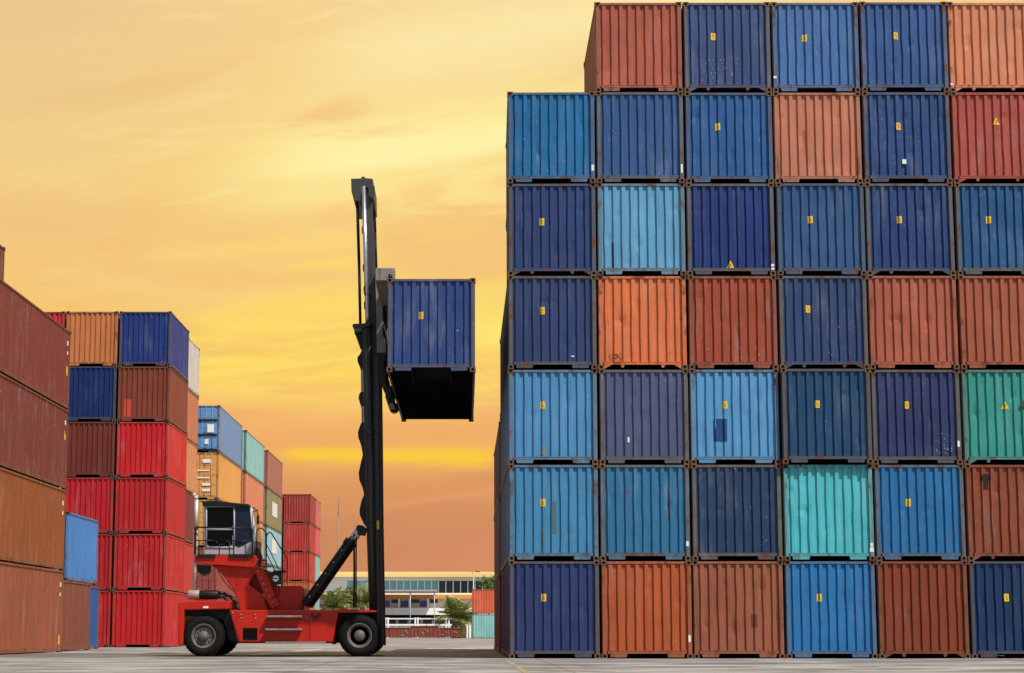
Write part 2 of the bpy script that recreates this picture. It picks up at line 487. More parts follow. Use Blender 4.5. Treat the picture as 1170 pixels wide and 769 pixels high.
def doors(t, H, lc, fc, alpha, bars=None):
    x1 = HW - 0.145
    for s in (-1, 1):
        mb = MB(); a, b = sorted((s * 0.012, s * x1))
        mb.box(a, b, 0.05, 0.09, 0.21, H - 0.09)
        n = 4; hh = (H - 0.45) / n
        for k in range(n):
            z = 0.28 + k * hh
            mb.box(a + 0.05, b - 0.05, 0.035, 0.05, z, z + hh - 0.12)
        d = mb.build('door', M['paint'], t); d.color = (*lc, alpha)
        for q in (0.22, 0.52):
            mr = MB(); x = s * (0.06 + q * 1.3)
            mr.cyl((x, 0.015, 0.16), (x, 0.015, H - 0.06), 0.022, n=8)
            for z in (0.3, H * .35, H * .65, H - .3): mr.box(x - .05, x + .05, -.004, .036, z - .03, z + .03)
            o = mr.build('locking_rod', M['frame'], d); o.color = (*mix3(lc, (0.3, 0.3, 0.3), .3), alpha)
        mh = MB(); mh.box(*sorted((s*0.2, s*0.62)), 0.0, 0.02, H*.42, H*.42 + .05)
        o = mh.build('handle', M['frame'], d); o.color = (*fc, alpha)

def patch(t, name, w, h, cx, cz, col, off=0.005):
    o = conform(t, name, w, h, cx, cz, [M['paint']], 'rect', False, off)
    o.color = (*lin(*col, PAINT_K), rnd.random()); return o
def tagplate(t, x, z, w=0.05, h=0.10, mat='white_sticker', y=0.006):
    mb = MB(); mb.box(x - w/2, x + w/2, y - 0.004, y + 0.012, z - h/2, z + h/2)
    return mb.build('placard', M[mat], t)

ORD = ['', 'first', 'second', 'third', 'fourth', 'fifth', 'sixth', 'seventh']
# ------------------------------------------------------------------ the tall wall of containers on the right
WALL_Y, WALL_X, PX = 53.1, 1.175, 2.464
#   (row, column): colour, words, bottom edge, sticker kind / x / height
r_ = lambda x=-0.26, z=0.64: ('r', x, z)
WALL = {
 (7,1): ((186,92,76), 'salmon red', 'A', None),            (7,2): ((60,80,140), 'scuffed navy blue', 'B', r_(-.38,.62)),
 (7,3): ((70,118,178), 'pale streaked blue', 'A', r_(-.30,.60)), (7,4): ((52,94,155), 'mid blue', 'A', r_(-.22,.62)),
 (7,5): ((224,134,102), 'light orange', 'B', None),
 (6,0): ((30,116,172), 'bright blue', 'A', None),          (6,1): ((52,94,150), 'plain steel blue', 'A', None),
 (6,2): ((42,98,158), 'medium blue', 'A', r_(-.30,.62)),   (6,3): ((204,120,98), 'faded salmon', 'A', None),
 (6,4): ((40,74,140), 'dark blue', 'A', r_(-.22,.62)),     (6,5): ((180,78,70), 'dull red', 'B', ('t', 0.02, .68)),
 (5,0): ((46,66,128), 'clean navy', 'B', r_(-.28,.58)),    (5,1): ((104,170,210), 'pale sky blue', 'A', None),
 (5,2): ((26,54,132), 'royal blue', 'A', ('t', -0.02, .12)), (5,3): ((48,90,140), 'slate blue', 'A', r_(-.28,.60)),
 (5,4): ((36,66,132), 'deep blue', 'B', r_(-.28,.60)),     (5,5): ((28,88,138), 'petrol blue', 'A', r_(-.30,.60)),
 (4,0): ((50,66,122), 'dusty navy', 'A', r_(-.26,.62)),    (4,1): ((228,118,76), 'bright orange', 'B', None),
 (4,2): ((170,74,52), 'rust red', 'A', None),              (4,3): ((48,70,124), 'scratched navy', 'B', r_(-.40,.64)),
 (4,4): ((182,92,72), 'brick pink', 'A', None),            (4,5): ((174,88,66), 'earth red', 'A', None),
 (3,0): ((82,150,200), 'light blue', 'A', r_(-.28,.62)),   (3,1): ((84,94,130), 'faded purple grey', 'A', None),
 (3,2): ((92,160,210), 'pastel blue patched', 'A', r_(-.26,.62)), (3,3): ((24,72,122), 'dark petrol blue', 'A', r_(-.24,.62)),
 (3,4): ((46,56,112), 'dark indigo', 'A', r_(-.24,.62)),   (3,5): ((54,160,138), 'green', 'B', ('t', -0.04, .62)),
 (2,0): ((70,142,186), 'scraped light blue', 'A', r_(-.28,.60)), (2,1): ((48,120,164), 'rust streaked teal blue', 'A', None),
 (2,2): ((36,62,108), 'dark navy', 'A', None),             (2,3): ((84,196,206), 'dented turquoise', 'A', None),
 (2,4): ((40,120,178), 'vivid blue', 'A', r_(-.30,.60)),   (2,5): ((146,70,48), 'brown with a dark arrow mark', 'B', None),
 (1,0): ((46,60,120), 'indigo blue', 'A', r_(-.28,.62)),   (1,1): ((192,90,52), 'orange red', 'A', None),
 (1,2): ((166,90,68), 'faded brick', 'A', None),           (1,3): ((42,124,186), 'clear blue', 'A', r_(-.30,.62)),
 (1,4): ((142,60,34), 'rusty brown', 'B', None),           (1,5): ((16,52,104), 'very dark blue', 'A', r_(-.22,.62)),
}
COLN = ['leftmost', 'second', 'third', 'fourth', 'fifth', 'sixth']
wall = {}
jit = random.Random(5)
for (row, c), (colr, words, var, stk) in sorted(WALL.items()):
    x = WALL_X + c * PX + HW + jit.uniform(-0.008, 0.008)
    y = WALL_Y + jit.uniform(-0.025, 0.025)
    L = 12.192; rz = jit.uniform(-0.0006, 0.0006)
    if (row, c) == (3, 3): y = WALL_Y - 0.19
    if c == 0 and row >= 5: L, rz = 6.058, -R(0.75)
    if (row, c) == (7, 1): L, rz = 6.058, -R(0.5)
    rowname = 'bottom row' if row == 1 else ('top row' if row == 7 else ORD[row] + ' row up')
    lab = f'{words} container, {rowname}, {COLN[c]} column of the tall wall'
    wall[row, c] = container(x, y, (row - 1) * 2.591, colr, lab, L=L, variant=var, rz=rz, group='containers of the tall wall',
                             unique=True, amp=1.7 if (row, c) in ((2, 3),) else 1.3, sticker=stk,
                             frame_mix={(5,1): .6, (2,3): .3, (3,0): .55, (3,1): .75}.get((row, c)))
patch(wall[3,2], 'patch_plate', 0.36, 0.62, -0.40, 0.92, (26, 72, 128))
patch(wall[7,1], 'patch_plate', 0.36, 0.42, -0.98, 0.40, (206, 112, 92))
patch(wall[1,2], 'patch_plate', 0.16, 0.34, 0.42, 1.0, (120, 66, 52))
for (k, x, z, w, h) in (((6,0), 1.14, .42, .07, .17), ((6,1), 1.14, .40, .05, .24), ((7,3), -1.15, .42, .08, .07), ((5,2), 1.13, .28, .08, .07),
                        ((5,2), 1.13, .18, .08, .06), ((3,4), 1.12, .55, .06, .16), ((2,3), 1.13, .42, .07, .10), ((2,3), 1.13, .29, .10, .12),
                        ((2,1), 1.13, .45, .07, .13), ((1,1), 1.13, .52, .06, .18), ((7,5), -1.16, .22, .07, .05)):
    tagplate(wall[k], x, z, w, h)
# dark sooty arrow on the brown container, a handling mark on the green one
mb = MB()
for poly in ([(-.72, 2.26), (-.56, 2.26), (-.56, 1.86), (-.72, 1.86)], ):
    pass
patch(wall[2,5], 'soot_mark', 0.15, 0.42, -0.66, 2.12, (40, 26, 22))
patch(wall[2,5], 'soot_mark', 0.26, 0.14, -0.66, 2.22, (48, 28, 24), 0.009)
patch(wall[2,0], 'scrape', 0.10, 0.85, 0.02, 1.15, (92, 116, 118))
patch(wall[2,0], 'scrape', 0.08, 0.45, -0.28, 0.60, (110, 122, 122))
patch(wall[2,1], 'scrape', 0.05, 0.8, 0.66, 1.5, (92, 92, 92))
patch(wall[3,0], 'scrape', 0.09, 0.26, -0.25, 0.38, (150, 140, 110))
patch(wall[5,1], 'soot_mark', 0.045, 0.75, -0.78, 0.55, (60, 44, 36))
def specks(t, n, x0, x1, z0, z1, seed):
    rg = random.Random(seed); mb = MB()
    for k in range(n):
        x, z = rg.uniform(x0, x1), z0 + (z1 - z0) * rg.random() ** 1.6; r = rg.uniform(.004, .017)
        y = end_depth(x) - .012; m = rg.randint(4, 6); a0 = rg.random() * 6
        mb.face(mb.add([(x + r*rg.uniform(.5, 1.2)*math.cos(a0 - 6.283*j/m), y, z + r*rg.uniform(.6, 1.9)*math.sin(a0 - 6.283*j/m)) for j in range(m)][::-1]))
    mb.build('paint_chips', M['chip'], t)
specks(wall[7,2], 46, -.75, .35, .26, 1.0, 1); specks(wall[3,4], 26, .40, .95, .30, .85, 2); specks(wall[2,2], 8, 0, .9, .3, 1.8, 3)
specks(wall[6,0], 9, -.9, .6, .4, 2.3, 4); specks(wall[4,3], 12, -.2, .8, .3, 1.7, 5); specks(wall[5,5], 6, -.9, .9, 1.6, 2.4, 6); specks(wall[4,2], 7, -.8, .9, .3, .9, 7)
tagplate(wall[3,1], -.43, .66, .05, .14, y=END_Y - .008); tagplate(wall[6,4], -.10, .60, .11, .13, y=END_Y - .008); tagplate(wall[4,0], .55, .35, .08, .03, y=END_Y - .008)
mb = MB()
for k in range(3):
    ring = [(-.86 + k*.13 + .05*math.cos(j*.6283), END_Y - .010, .36 + (.06 if k != 2 else .08)*math.sin(j*.6283)) for j in range(11)]
    mb.tube(ring, .009, 5)
mb.build('graffiti', M['ink'], wall[4,1])
mb = MB(); mb.prism([(.55, 1.40), (.74, 1.62), (.55, 1.84), (.36, 1.62)], END_Y - .012, END_Y - .006); mb.build('diamond_mark', M['dark_grey'], wall[3,5])
# second bay behind the leftmost column
for k, (c, w) in enumerate((((122, 60, 56), 'maroon'), ((110, 106, 118), 'grey'), ((96, 84, 100), 'dull mauve'), ((120, 118, 128), 'pale grey'))):
    if k < 3:
        container(WALL_X + HW - 0.02, 66.6, k * 2.591, c, f'{w} container in the second bay behind the tall wall, {ORD[k+1]} row up', L=12.192,
              group='second bay behind the tall wall')

# ------------------------------------------------------------------ held container
hx0, hz0 = at(441.5, 424.5, 53.3)
held = container(hx0 + HW, 53.3, hz0, (48, 72, 142), 'royal blue container held up in the air by the red container handler', variant='A', L=13.0,
                 unique=True, sticker=('r', -0.28, .60), frame_mix=0.45, group=None)

# ------------------------------------------------------------------ near wall on the left
NX = -14.22   # right faces
for row, (c, w) in enumerate((((162, 84, 62), 'brick orange'), ((160, 82, 44), 'ochre brown'), ((128, 54, 54), 'maroon brown'), ((132, 50, 50), 'dark red')), 1):
    t = container(NX - HW, 58.2, (row - 1) * 2.86, c, f'{w} high container, {ORD[row]} row up, in the near left stack by the edge', L=12.192, H=2.86,
                  group='near left stack')
    # yellow plates and pale marks near the far end of the long side
    zz = {1: (.42, .40), 2: (1.7, 0), 3: (1.9, 1.0), 4: (1.35, 2.3)}[row]
    for (z, w2, h2, m) in ((zz[0], .16, .32, 'yellow'), (2.35, .14, .16, 'white_sticker'), (2.0, .12, .12, 'white_sticker')):
        if row == 2 and m == 'yellow': continue
        mb = MB(); mb.box(HW - .024, HW - .006, 11.75 - w2, 11.75, z - h2/2, z + h2/2)
        mb.build('placard', M[m], t)
container(-16.66 - HW, 58.0, 4 * 2.896, (120, 62, 58), 'dark maroon container topping the near left stack at the left edge', L=12.192, H=2.896, group='near left stack')
for row in (1, 2, 3, 4):
    pass

# small containers past the near wall
container(-14.62 - HW, 71.6, 0, (140, 72, 60), 'small brown red container under the pale blue one at the left', L=6.058, group='small containers by the left stacks')
container(-14.86 - HW, 74.2, 2.591, (76, 142, 214), 'pale blue container on top of the small brown red one', L=6.058, group='small containers by the left stacks', smooth=False, frame_mix=.1)
container(-15.5 - HW, 78.3, 0, (40, 92, 170), 'blue container on the ground behind the small brown red one', L=6.058, group='small containers by the left stacks')

# ------------------------------------------------------------------ tall red stack in the middle distance
DX, DY, DP = -13.72, 91.0, 2.50
front = {0: [((205,32,36), 'scarlet'), ((200,34,38), 'bright red'), ((196,36,40), 'signal red'), ((214,34,40), 'vivid red'), ((140,62,48), 'patched brown'), ((34,56,138), 'navy blue')],
         1: [((196,34,40), 'crimson'), ((190,30,38), 'deep red'), ((200,30,40), 'plain red'), ((122,48,38), 'dark brown'), ((18,46,114), 'midnight blue'), ((212,122,76), 'orange')],
         2: [((176,40,40), 'red'), ((176,40,40), 'red'), ((176,40,40), 'red'), ((176,40,40), 'red'), ((176,40,40), 'red'), ((206,52,58), 'rose red')]}
colname = ['right', 'middle', 'left']
stackD = {}
for c in (0, 1, 2):
    for row in range(1, 7):
        if c == 2 and row < 5: continue
        colr, w = front[c][row-1]
        stackD[row, c] = container(DX - HW - c * DP, DY + jit.uniform(-.03, .03), (row-1) * 2.591, colr,
                  f'{w} container, {ORD[row]} row up, {colname[c]} front column of the tall red stack', L=6.058, group='tall red stack')
patch(stackD[5,0], 'patch_plate', 0.36, 0.86, -0.72, 0.62, (215, 82, 56))
for row, (c, w) in enumerate((((196,44,48), 'red'), ((204,58,56), 'pinkish red'), ((128,54,56), 'maroon'), ((222,140,100), 'salmon orange'), ((206,120,92), 'dusty salmon'), ((226,224,220), 'white')), 1):
    container(DX - HW - 0.32, DY + 6.3, (row-1) * 2.591, c, f'{w} container in the rear bay of the tall red stack, {ORD[row]} row up', L=6.058, group='rear bay of the red stack', smooth=(row == 6))

# ------------------------------------------------------------------ row of stacks further back
EX = -15.05
E = [(120.5, [((150,60,58),'wine red'), ((160,70,66),'dull red'), ((226,158,92),'sandy orange'), ((236,160,92),'light orange'), ((112,160,214),'light blue')], 'nearest'),
     (135.5, [((160,60,50),'red'), ((196,92,76),'coral'), ((232,160,116),'peach'), ((226,132,104),'salmon'), ((150,206,186),'mint green')], 'middle'),
     (150.5, [((120,150,140),'grey green'), ((150,196,186),'pale green'), ((162,206,196),'pale mint'), ((150,140,100),'olive'), ((178,108,100),'dusty pink')], 'farthest')]
for (y, lst, nm) in E:
    for row, (c, w) in enumerate(lst, 1):
        t = container(EX - HW, y, (row-1) * 2.9, c, f'{w} container, {ORD[row]} row up, {nm} of the stacks behind the red stack', H=2.9, L=12.192,
                  end='doors' if (nm == 'nearest' and row >= 2) else 'panel', group='stacks behind the red stack', smooth=(row == 5 and nm == 'nearest'))
        if nm == 'nearest' and row == 5:
            mb = MB()
            for z in (0.10, 1.02, 1.92): mb.box(-1.06, 1.06, -.02, -.006, z, z + .11)
            mb.build('door_bar', M['black'], t)
            mb = MB()
            for (x, z, w_, h_) in ((-.75,1.2,.3,.5), (.45,1.22,.42,.5), (-.6,2.3,.4,.2), (.3,.5,.24,.3), (-.8,.35,.16,.3)): mb.box(x, x + w_, -.014, -.006, z, z + h_)
            mb.build('placard', M['white_sticker'], t)
        if nm == 'nearest' and row == 4:
            mb = MB()
            for (x, z, w_, h_) in ((.2,.5,.5,.16), (.2,.85,.5,.16), (-.85,1.3,1.5,.07), (-.85,1.75,1.5,.07), (-.7,2.3,.4,.2), (.2,2.25,.5,.22)): mb.box(x, x + w_, -.014, -.006, z, z + h_)
            mb.build('placard', M['white_sticker'], t)
        if nm == 'farthest' and row in (2, 3, 4):
            mb = MB(); mb.box(HW - .026, HW - .004, 4.0, 8.0, 1.0, 2.1); mb.build('logo_panel', M['white_sticker'], t)
# small red stack
FX, FY = -13.82, 177.0
for c, lst in ((0, [((206,110,70),'orange'), ((208,100,66),'light orange'), ((200,62,50),'red'), ((196,62,54),'brick red'), ((176,62,56),'brown red')]),
               (1, [((150,60,56),'maroon'), ((150,60,56),'wine'), ((160,60,56),'dark red'), ((34,52,130),'dark blue'), ((206,30,70),'crimson')])):
    for row, (cc, w) in enumerate(lst, 1):
        container(FX - HW - c * 2.52, FY, (row-1)*2.591, cc, f'{w} container, {ORD[row]} row up, {["right","left"][c]} column of the small far stack', L=6.058, group='small far stack')
for row, (cc, w) in enumerate((((150,110,90),'tan'), ((140,190,170),'pale green'), ((150,200,180),'mint'), ((220,100,110),'pink'), ((214,110,116),'rose')), 1):
    container(FX - HW, FY + 6.5, (row-1)*2.591, cc, f'{w} container behind the small far stack, {ORD[row]} row up', L=6.058, group='rear of the small far stack')
# two containers by the palm
gx, gz = at(538, 729, 212)
for row, (cc, w) in enumerate((((150,214,190),'mint green'), ((232,104,78),'coral'))):
    t = container(gx + 0.1, 212 + HW, row*2.591, cc, f'{w} container {["on the ground","on top of the mint one"][row]} beside the palm tree', L=6.058, rz=-R(90), group='containers by the palm')

# ------------------------------------------------------------------ container handler
TY0, TY1 = 57.1, 61.1
TB = at(320, 750, 57.1)[0]
truck = thing('container_handler', 'red container handler with black mast lifting a blue container', 'lift truck', (TB, 59.1, 0))
class TM(MB):
    """geometry given in world metres, stored relative to the truck's base"""
    def build(s, name, mats, parent=None, bevel=0.012):
        s.v = [(x - TB, y - 59.1, z) for x, y, z in s.v]
        return MB.build(s, name, mats, parent or truck, bevel)
def pp(pts, Y): return [at(x, y, Y) for x, y in pts]
def pt(px, py, Y):
    x, z = at(px, py, Y); return (x, Y, z)
def prism_part(name, pts, Y0, Y1, mat, parent=None, bevel=0.012, Yref=None):
    mb = TM(); mb.prism(pp(pts, Yref or Y0), Y0, Y1); return mb.build(name, M[mat] if isinstance(mat, str) else mat, parent, bevel)

ch = prism_part('chassis', [(262,697),(388,697),(386.5,700),(380,734),(272,734),(270,728)], TY0 + .06, TY1 - .06, 'red', bevel=.02, Yref=TY0)
# panel seams and covers on the side of the chassis
prism_part('side_panel', [(265.5,708.3),(352,708.3),(352,733),(274,733),(272,727)], TY0 + .035, TY0 + .06, 'red', ch, .006, TY0)
prism_part('side_panel', [(354,708.8),(384.3,708.8),(379,733),(354,733)], TY0 + .035, TY0 + .06, 'red', ch, .006, TY0)
mb = TM(); mb.prism(pp([(277.5,717.5),(294,717.5),(294,731),(277.5,731)], TY0), TY0 + .02, TY0 + .04); mb.build('opening_shade_plate', M['shade'], ch, .004)  # flat plate coloured black in place of a shaded hole
mb = TM()
for (x, y) in ((357,703),(362,704.5),(365,702.5),(360,706)):
    mb.cyl(pt(x, y, TY0 + .06), pt(x, y, TY0 - .03), .04, n=10)
mb.build('hose_couplings', M['black'], ch, 0)
# bolt heads
mb = TM()
for (x, y) in ((275.5,702),(292,702),(275.5,706),(292,706),(266,700),(350,706)):
    mb.cyl(pt(x, y, TY0 + .06), pt(x, y, TY0 + .02), .016, n=8)
mb.build('bolts', M['cabgrey'], ch, 0)
cw = prism_part('counterweight', [(203.5,688),(219,686.5),(262,686.5),(262,696),(210.5,697),(209,737),(203.5,737)], TY0 + .02, TY1 - .02, 'red', bevel=.03)
prism_part('wheel_arch', [(212,697),(262,696.6),(272,733),(262,733),(255,708),(212,704)], TY0 + .55, TY0 + .60, 'black', bevel=.004)
mb = TM(); mb.prism(pp([(232,692.8),(238,692.8),(238,695),(232,695)], TY0), TY0 - .01, TY0 + .03); mb.build('reflector', M['white_sticker'], cw, .003)
fend = prism_part('front_fender', [(386,696.2),(391,695.6),(430,697.5),(430,699.6),(386.5,700.2)], TY0 + .0, TY1 - .0, 'red', bevel=.008)
prism_part('wheel_arch', [(386,700),(428,700),(428,712),(392,712),(384,736),(379,736)], TY0 + .9, TY0 + .95, 'black', bevel=.004)
mb = TM(); mb.prism(pp([(268,735),(384,735),(384,728),(268,728)], TY0 + .6), TY0 + .6, TY1 - .6); mb.build('belly_plate', M['black'])
for (x0, x1, y) in ((305,345.5,704.6), (304,345.5,719.5), (304,372,734.5)):
    mb = TM(); a = at(x0, y, TY0); b = at(x1, y, TY0)
    mb.box(a[0], b[0], TY0 - .22, TY0 + .034, a[1] - .02, a[1] + .035)
    mb.build('step', M['worn_steel'], truck, .006)
hood = prism_part('engine_hood', [(313,669.5),(344,669.2),(347,672),(347,706),(313,706)], TY0 + .9, TY1 - .9, 'red', bevel=.03)
mb = TM(); mb.prism(pp([(336,695),(347.6,695),(347.6,704),(336,704)], TY0+.86), TY0 + .84, TY0 + .9); mb.build('hood_cover', M['dark_grey'], hood)
pyl = prism_part('cab_pylon', [(241,646),(292,647),(290,656),(284,668),(300,680),(307,698),(307,708),(275,708),(272.6,689.6),(266,673.5),(256,658.5),(248.5,651)], TY0 + .8, TY1 - .8, 'red', bevel=.02)
prism_part('inner_panel', [(278,648),(290,650),(303,678),(292,678),(283,668)], TY0 + 1.25, TY0 + 1.3, 'red', pyl, .004, TY0 + .8)
for Y in (TY0 + .68, TY1 - .86):
    b_ = prism_part('support_beam', [(288,646),(300,650),(320,692),(309,695)], Y, Y + .1, 'red', pyl, .012, TY0 + .68)
mb = TM()
for k in range(6):
    f = (k + .5) / 6
    mb.cyl(pt(293 + 19.5*f, 649.5 + 42*f, TY0 + .7), pt(293 + 19.5*f, 649.5 + 42*f, TY0 + .655), .022, n=8)
mb.build('bolts', M['cabgrey'], pyl, 0)
plat = prism_part('cab_platform', [(222,634.5),(292,634.5),(295,640),(295,649),(288,648.2),(240,645),(222,642.4)], TY0 + .62, TY1 - .7, 'red', bevel=.012)
for x0, x1 in ((225,246), (262,288)):
    prism_part('kick_plate', [(x0,633.2),(x1,633.2),(x1,637.3),(x0,637.3)], TY0 + .56, TY0 + .62, 'black', plat, .004)
# cab
CY0, CY1 = TY0 + .85, TY1 - 1.35
cab = prism_part('cab', [(233,577.5),(286,577.5),(292,617),(291.4,634.6),(233,634.6)], CY0, CY1, 'cabgrey', bevel=.04)
prism_part('cab_roof', [(230.5,572.6),(246,571.6),(268,574.5),(284,575.8),(287.5,579),(231.5,578.2)], CY0 - .1, CY1 + .1, 'black', cab, .02, CY0 - .1)
prism_part('window', [(236.8,579.5),(266.6,579.5),(266.6,603.4),(236.8,603.4)], CY0 - .012, CY0 + .02, 'cabglass', cab, .004)
prism_part('window', [(236.8,606),(265.4,606),(265.6,621),(262,624.5),(240,624.5),(236.8,622)], CY0 - .012, CY0 + .02, 'cabglass', cab, .004)
prism_part('window', [(268.8,578.6),(285,578.6),(288.6,617.5),(273,625.4),(268.8,623.6)], CY0 - .012, CY0 + .02, 'frontglass', cab, .004)
prism_part('pillar', [(285.4,577.8),(287.8,577.8),(293.6,617),(291.6,620),(288.8,617.8)], CY0 - .02, CY0 + .06, 'cabwhite', cab, .008)
mb = TM()
fr = [(235.8,578.6),(267.6,578.6),(267.6,625.4),(235.8,625.4)]
for a, b in zip(fr, fr[1:] + fr[:1]): mb.cyl(pt(*a, CY0 - .015), pt(*b, CY0 - .015), .022, n=8)
mb.cyl(pt(236, 604.8, CY0 - .015), pt(267.5, 604.8, CY0 - .015), .03, n=8)
mb.build('door_frame', M['cabgrey'], cab, 0)
mb = TM(); mb.cyl(pt(265.8, 600, CY0 - .05), pt(265.8, 612, CY0 - .05), .014, n=8); mb.build('handle', M['black'], cab, 0)
# windscreen on the +X end of the cab
mb = TM(); a = at(287.2, 580, CY0); b = at(292.3, 618, CY0)
mb.add([(a[0] + .015, CY0 + .12, a[1]), (a[0] + .015, CY1 - .12, a[1]), (b[0] + .02, CY1 - .12, b[1]), (b[0] + .02, CY0 + .12, b[1])]); mb.face([0, 1, 2, 3])
mb.build('windscreen', M['frontglass'], cab, 0)
# seat and console seen low behind the door glass stay hidden; mirror in front
mb = TM(); mb.tube([pt(289, 585, CY0 - .02), pt(294, 583, CY0 - .2), pt(295, 590, CY0 - .2)], .014)
mb.box(at(293.4, 590, CY0 - .2)[0], at(296.2, 590, CY0 - .2)[0], CY0 - .23, CY0 - .17, at(294, 599, CY0 - .2)[1], at(294, 589, CY0 - .2)[1])
mb.build('mirror', M['black'], cab, .004)
# handrail of the platform
RY = TY0 + .6
mb = TM()
mb.tube([pt(223, 634, RY), pt(223, 603.5, RY), pt(226, 602.4, RY), pt(287.5, 604, RY), pt(289, 606, RY), pt(288, 634, RY)], .022)
mb.tube([pt(223, 617.6, RY), pt(246, 617.6, RY), pt(250, 622, RY), pt(256, 622, RY), pt(260, 617.6, RY), pt(288.5, 618.6, RY)], .016)
for x in (227.5, 250.5, 262, 267): mb.cyl(pt(x, 634, RY), pt(x, 618 if x != 250.5 else 622, RY), .016, n=8)
mb.box(at(221.8, 620, RY)[0], at(224.4, 620, RY)[0], RY - .03, RY + .03, at(222, 634, RY)[1], at(222, 602, RY)[1])
mb.build('handrail', M['black'], truck, 0)
# ladder with its two hoops
LY = TY0 + .5
mb = TM()
mb.tube([pt(293, 634, LY), pt(293.5, 606, LY), pt(296, 603.2, LY), pt(300, 604, LY), pt(304, 609, LY), pt(304.2, 646, LY)], .018)
mb.tube([pt(304, 646, LY), pt(304.6, 612, LY), pt(307, 608.2, LY), pt(310, 609, LY), pt(322.5, 629, LY), pt(323, 640, LY), pt(323, 655, LY)], .018)
mb.tube([pt(304.6, 622, LY), pt(318.5, 650, LY)], .014)
mb.tube([pt(304.4, 632, LY), pt(314, 652, LY)], .014)
mb.tube([pt(323, 630, LY), pt(328, 638, LY), pt(328, 668, LY)], .014)
mb.build('ladder_rail', M['black'], truck, 0)
for k in range(4):
    mb = TM(); x, z = at(299 + k*4.5, 640 + k*7, LY); mb.box(x - .12, x + .12, LY, LY + .55, z - .015, z + .015); mb.build('rung', M['dark_grey'], truck, .004)
# work lamp and fittings in front of the platform
mb = TM(); mb.prism(pp([(309,655),(313,651.5),(321,652),(321.5,667.5),(310,667.5)], TY0 + .55), TY0 + .55, TY0 + .95)
mb.prism(pp([(313,651.4),(326,651.8),(326,654),(313,654)], TY0 + .5), TY0 + .5, TY0 + .9)
lamp = mb.build('work_lamp', M['black'])
mb = TM(); mb.cyl(pt(315, 661, TY0 + .55), pt(315, 661, TY0 + .52), .09, n=16); mb.build('lens', M['chrome'], lamp, 0)
mb = TM(); mb.tube([pt(318, 667, TY0+.6), pt(319, 676, TY0+.6), pt(316, 681, TY0+.6), pt(311, 683, TY0+.62)], .012); mb.build('cable', M['black'], lamp, 0)
mb = TM(); mb.prism(pp([(225,645),(239,646),(238,655),(232,657),(226,654)], TY0 + .8), TY0 + .8, TY0 + 1.3); mb.build('junction_box', M['black'])
mb = TM(); mb.prism(pp([(291,626),(296,626),(299,636),(297,648),(292,646)], TY0 + .66), TY0 + .66, TY0 + .95); mb.build('bracket', M['black'])
# exhaust
ex = TM(); ey = TY0 + .75
ex.tube([pt(221.8, 673, ey), pt(223.8, 606, ey), pt(224.6, 571, ey), pt(223.6, 566.5, ey), pt(220.5, 564.5, ey)], .062, 14)
ex.build('exhaust_pipe', M['exhaust'], truck, 0)
mb = TM(); mb.cyl(pt(215.5, 679.6, ey), pt(228, 679.6, ey), .14, n=20); mb.build('muffler', M['tan'], truck, .01)
mb = TM(); mb.cyl(pt(228.2, 679.6, ey), pt(249.5, 679.6, ey), .135, n=20); mb.cyl(pt(234.6, 679.6, ey), pt(235.8, 679.6, ey), .148, n=20)
mb.build('air_filter', M['black'], truck, .008)
mb = TM()
mb.tube([pt(249, 677.5, ey), pt(256, 678, ey), pt(264, 682, ey), pt(270, 690, ey), pt(274, 700, ey)], .05, 10)
mb.tube([pt(249, 682, ey), pt(256, 683, ey), pt(262, 688, ey), pt(266, 696, ey)], .035, 10)
mb.tube([pt(249, 652, ey), pt(256, 664, ey), pt(264, 673, ey), pt(268, 676, ey)], .014, 8)
mb.build('hose', M['black'], truck, 0)

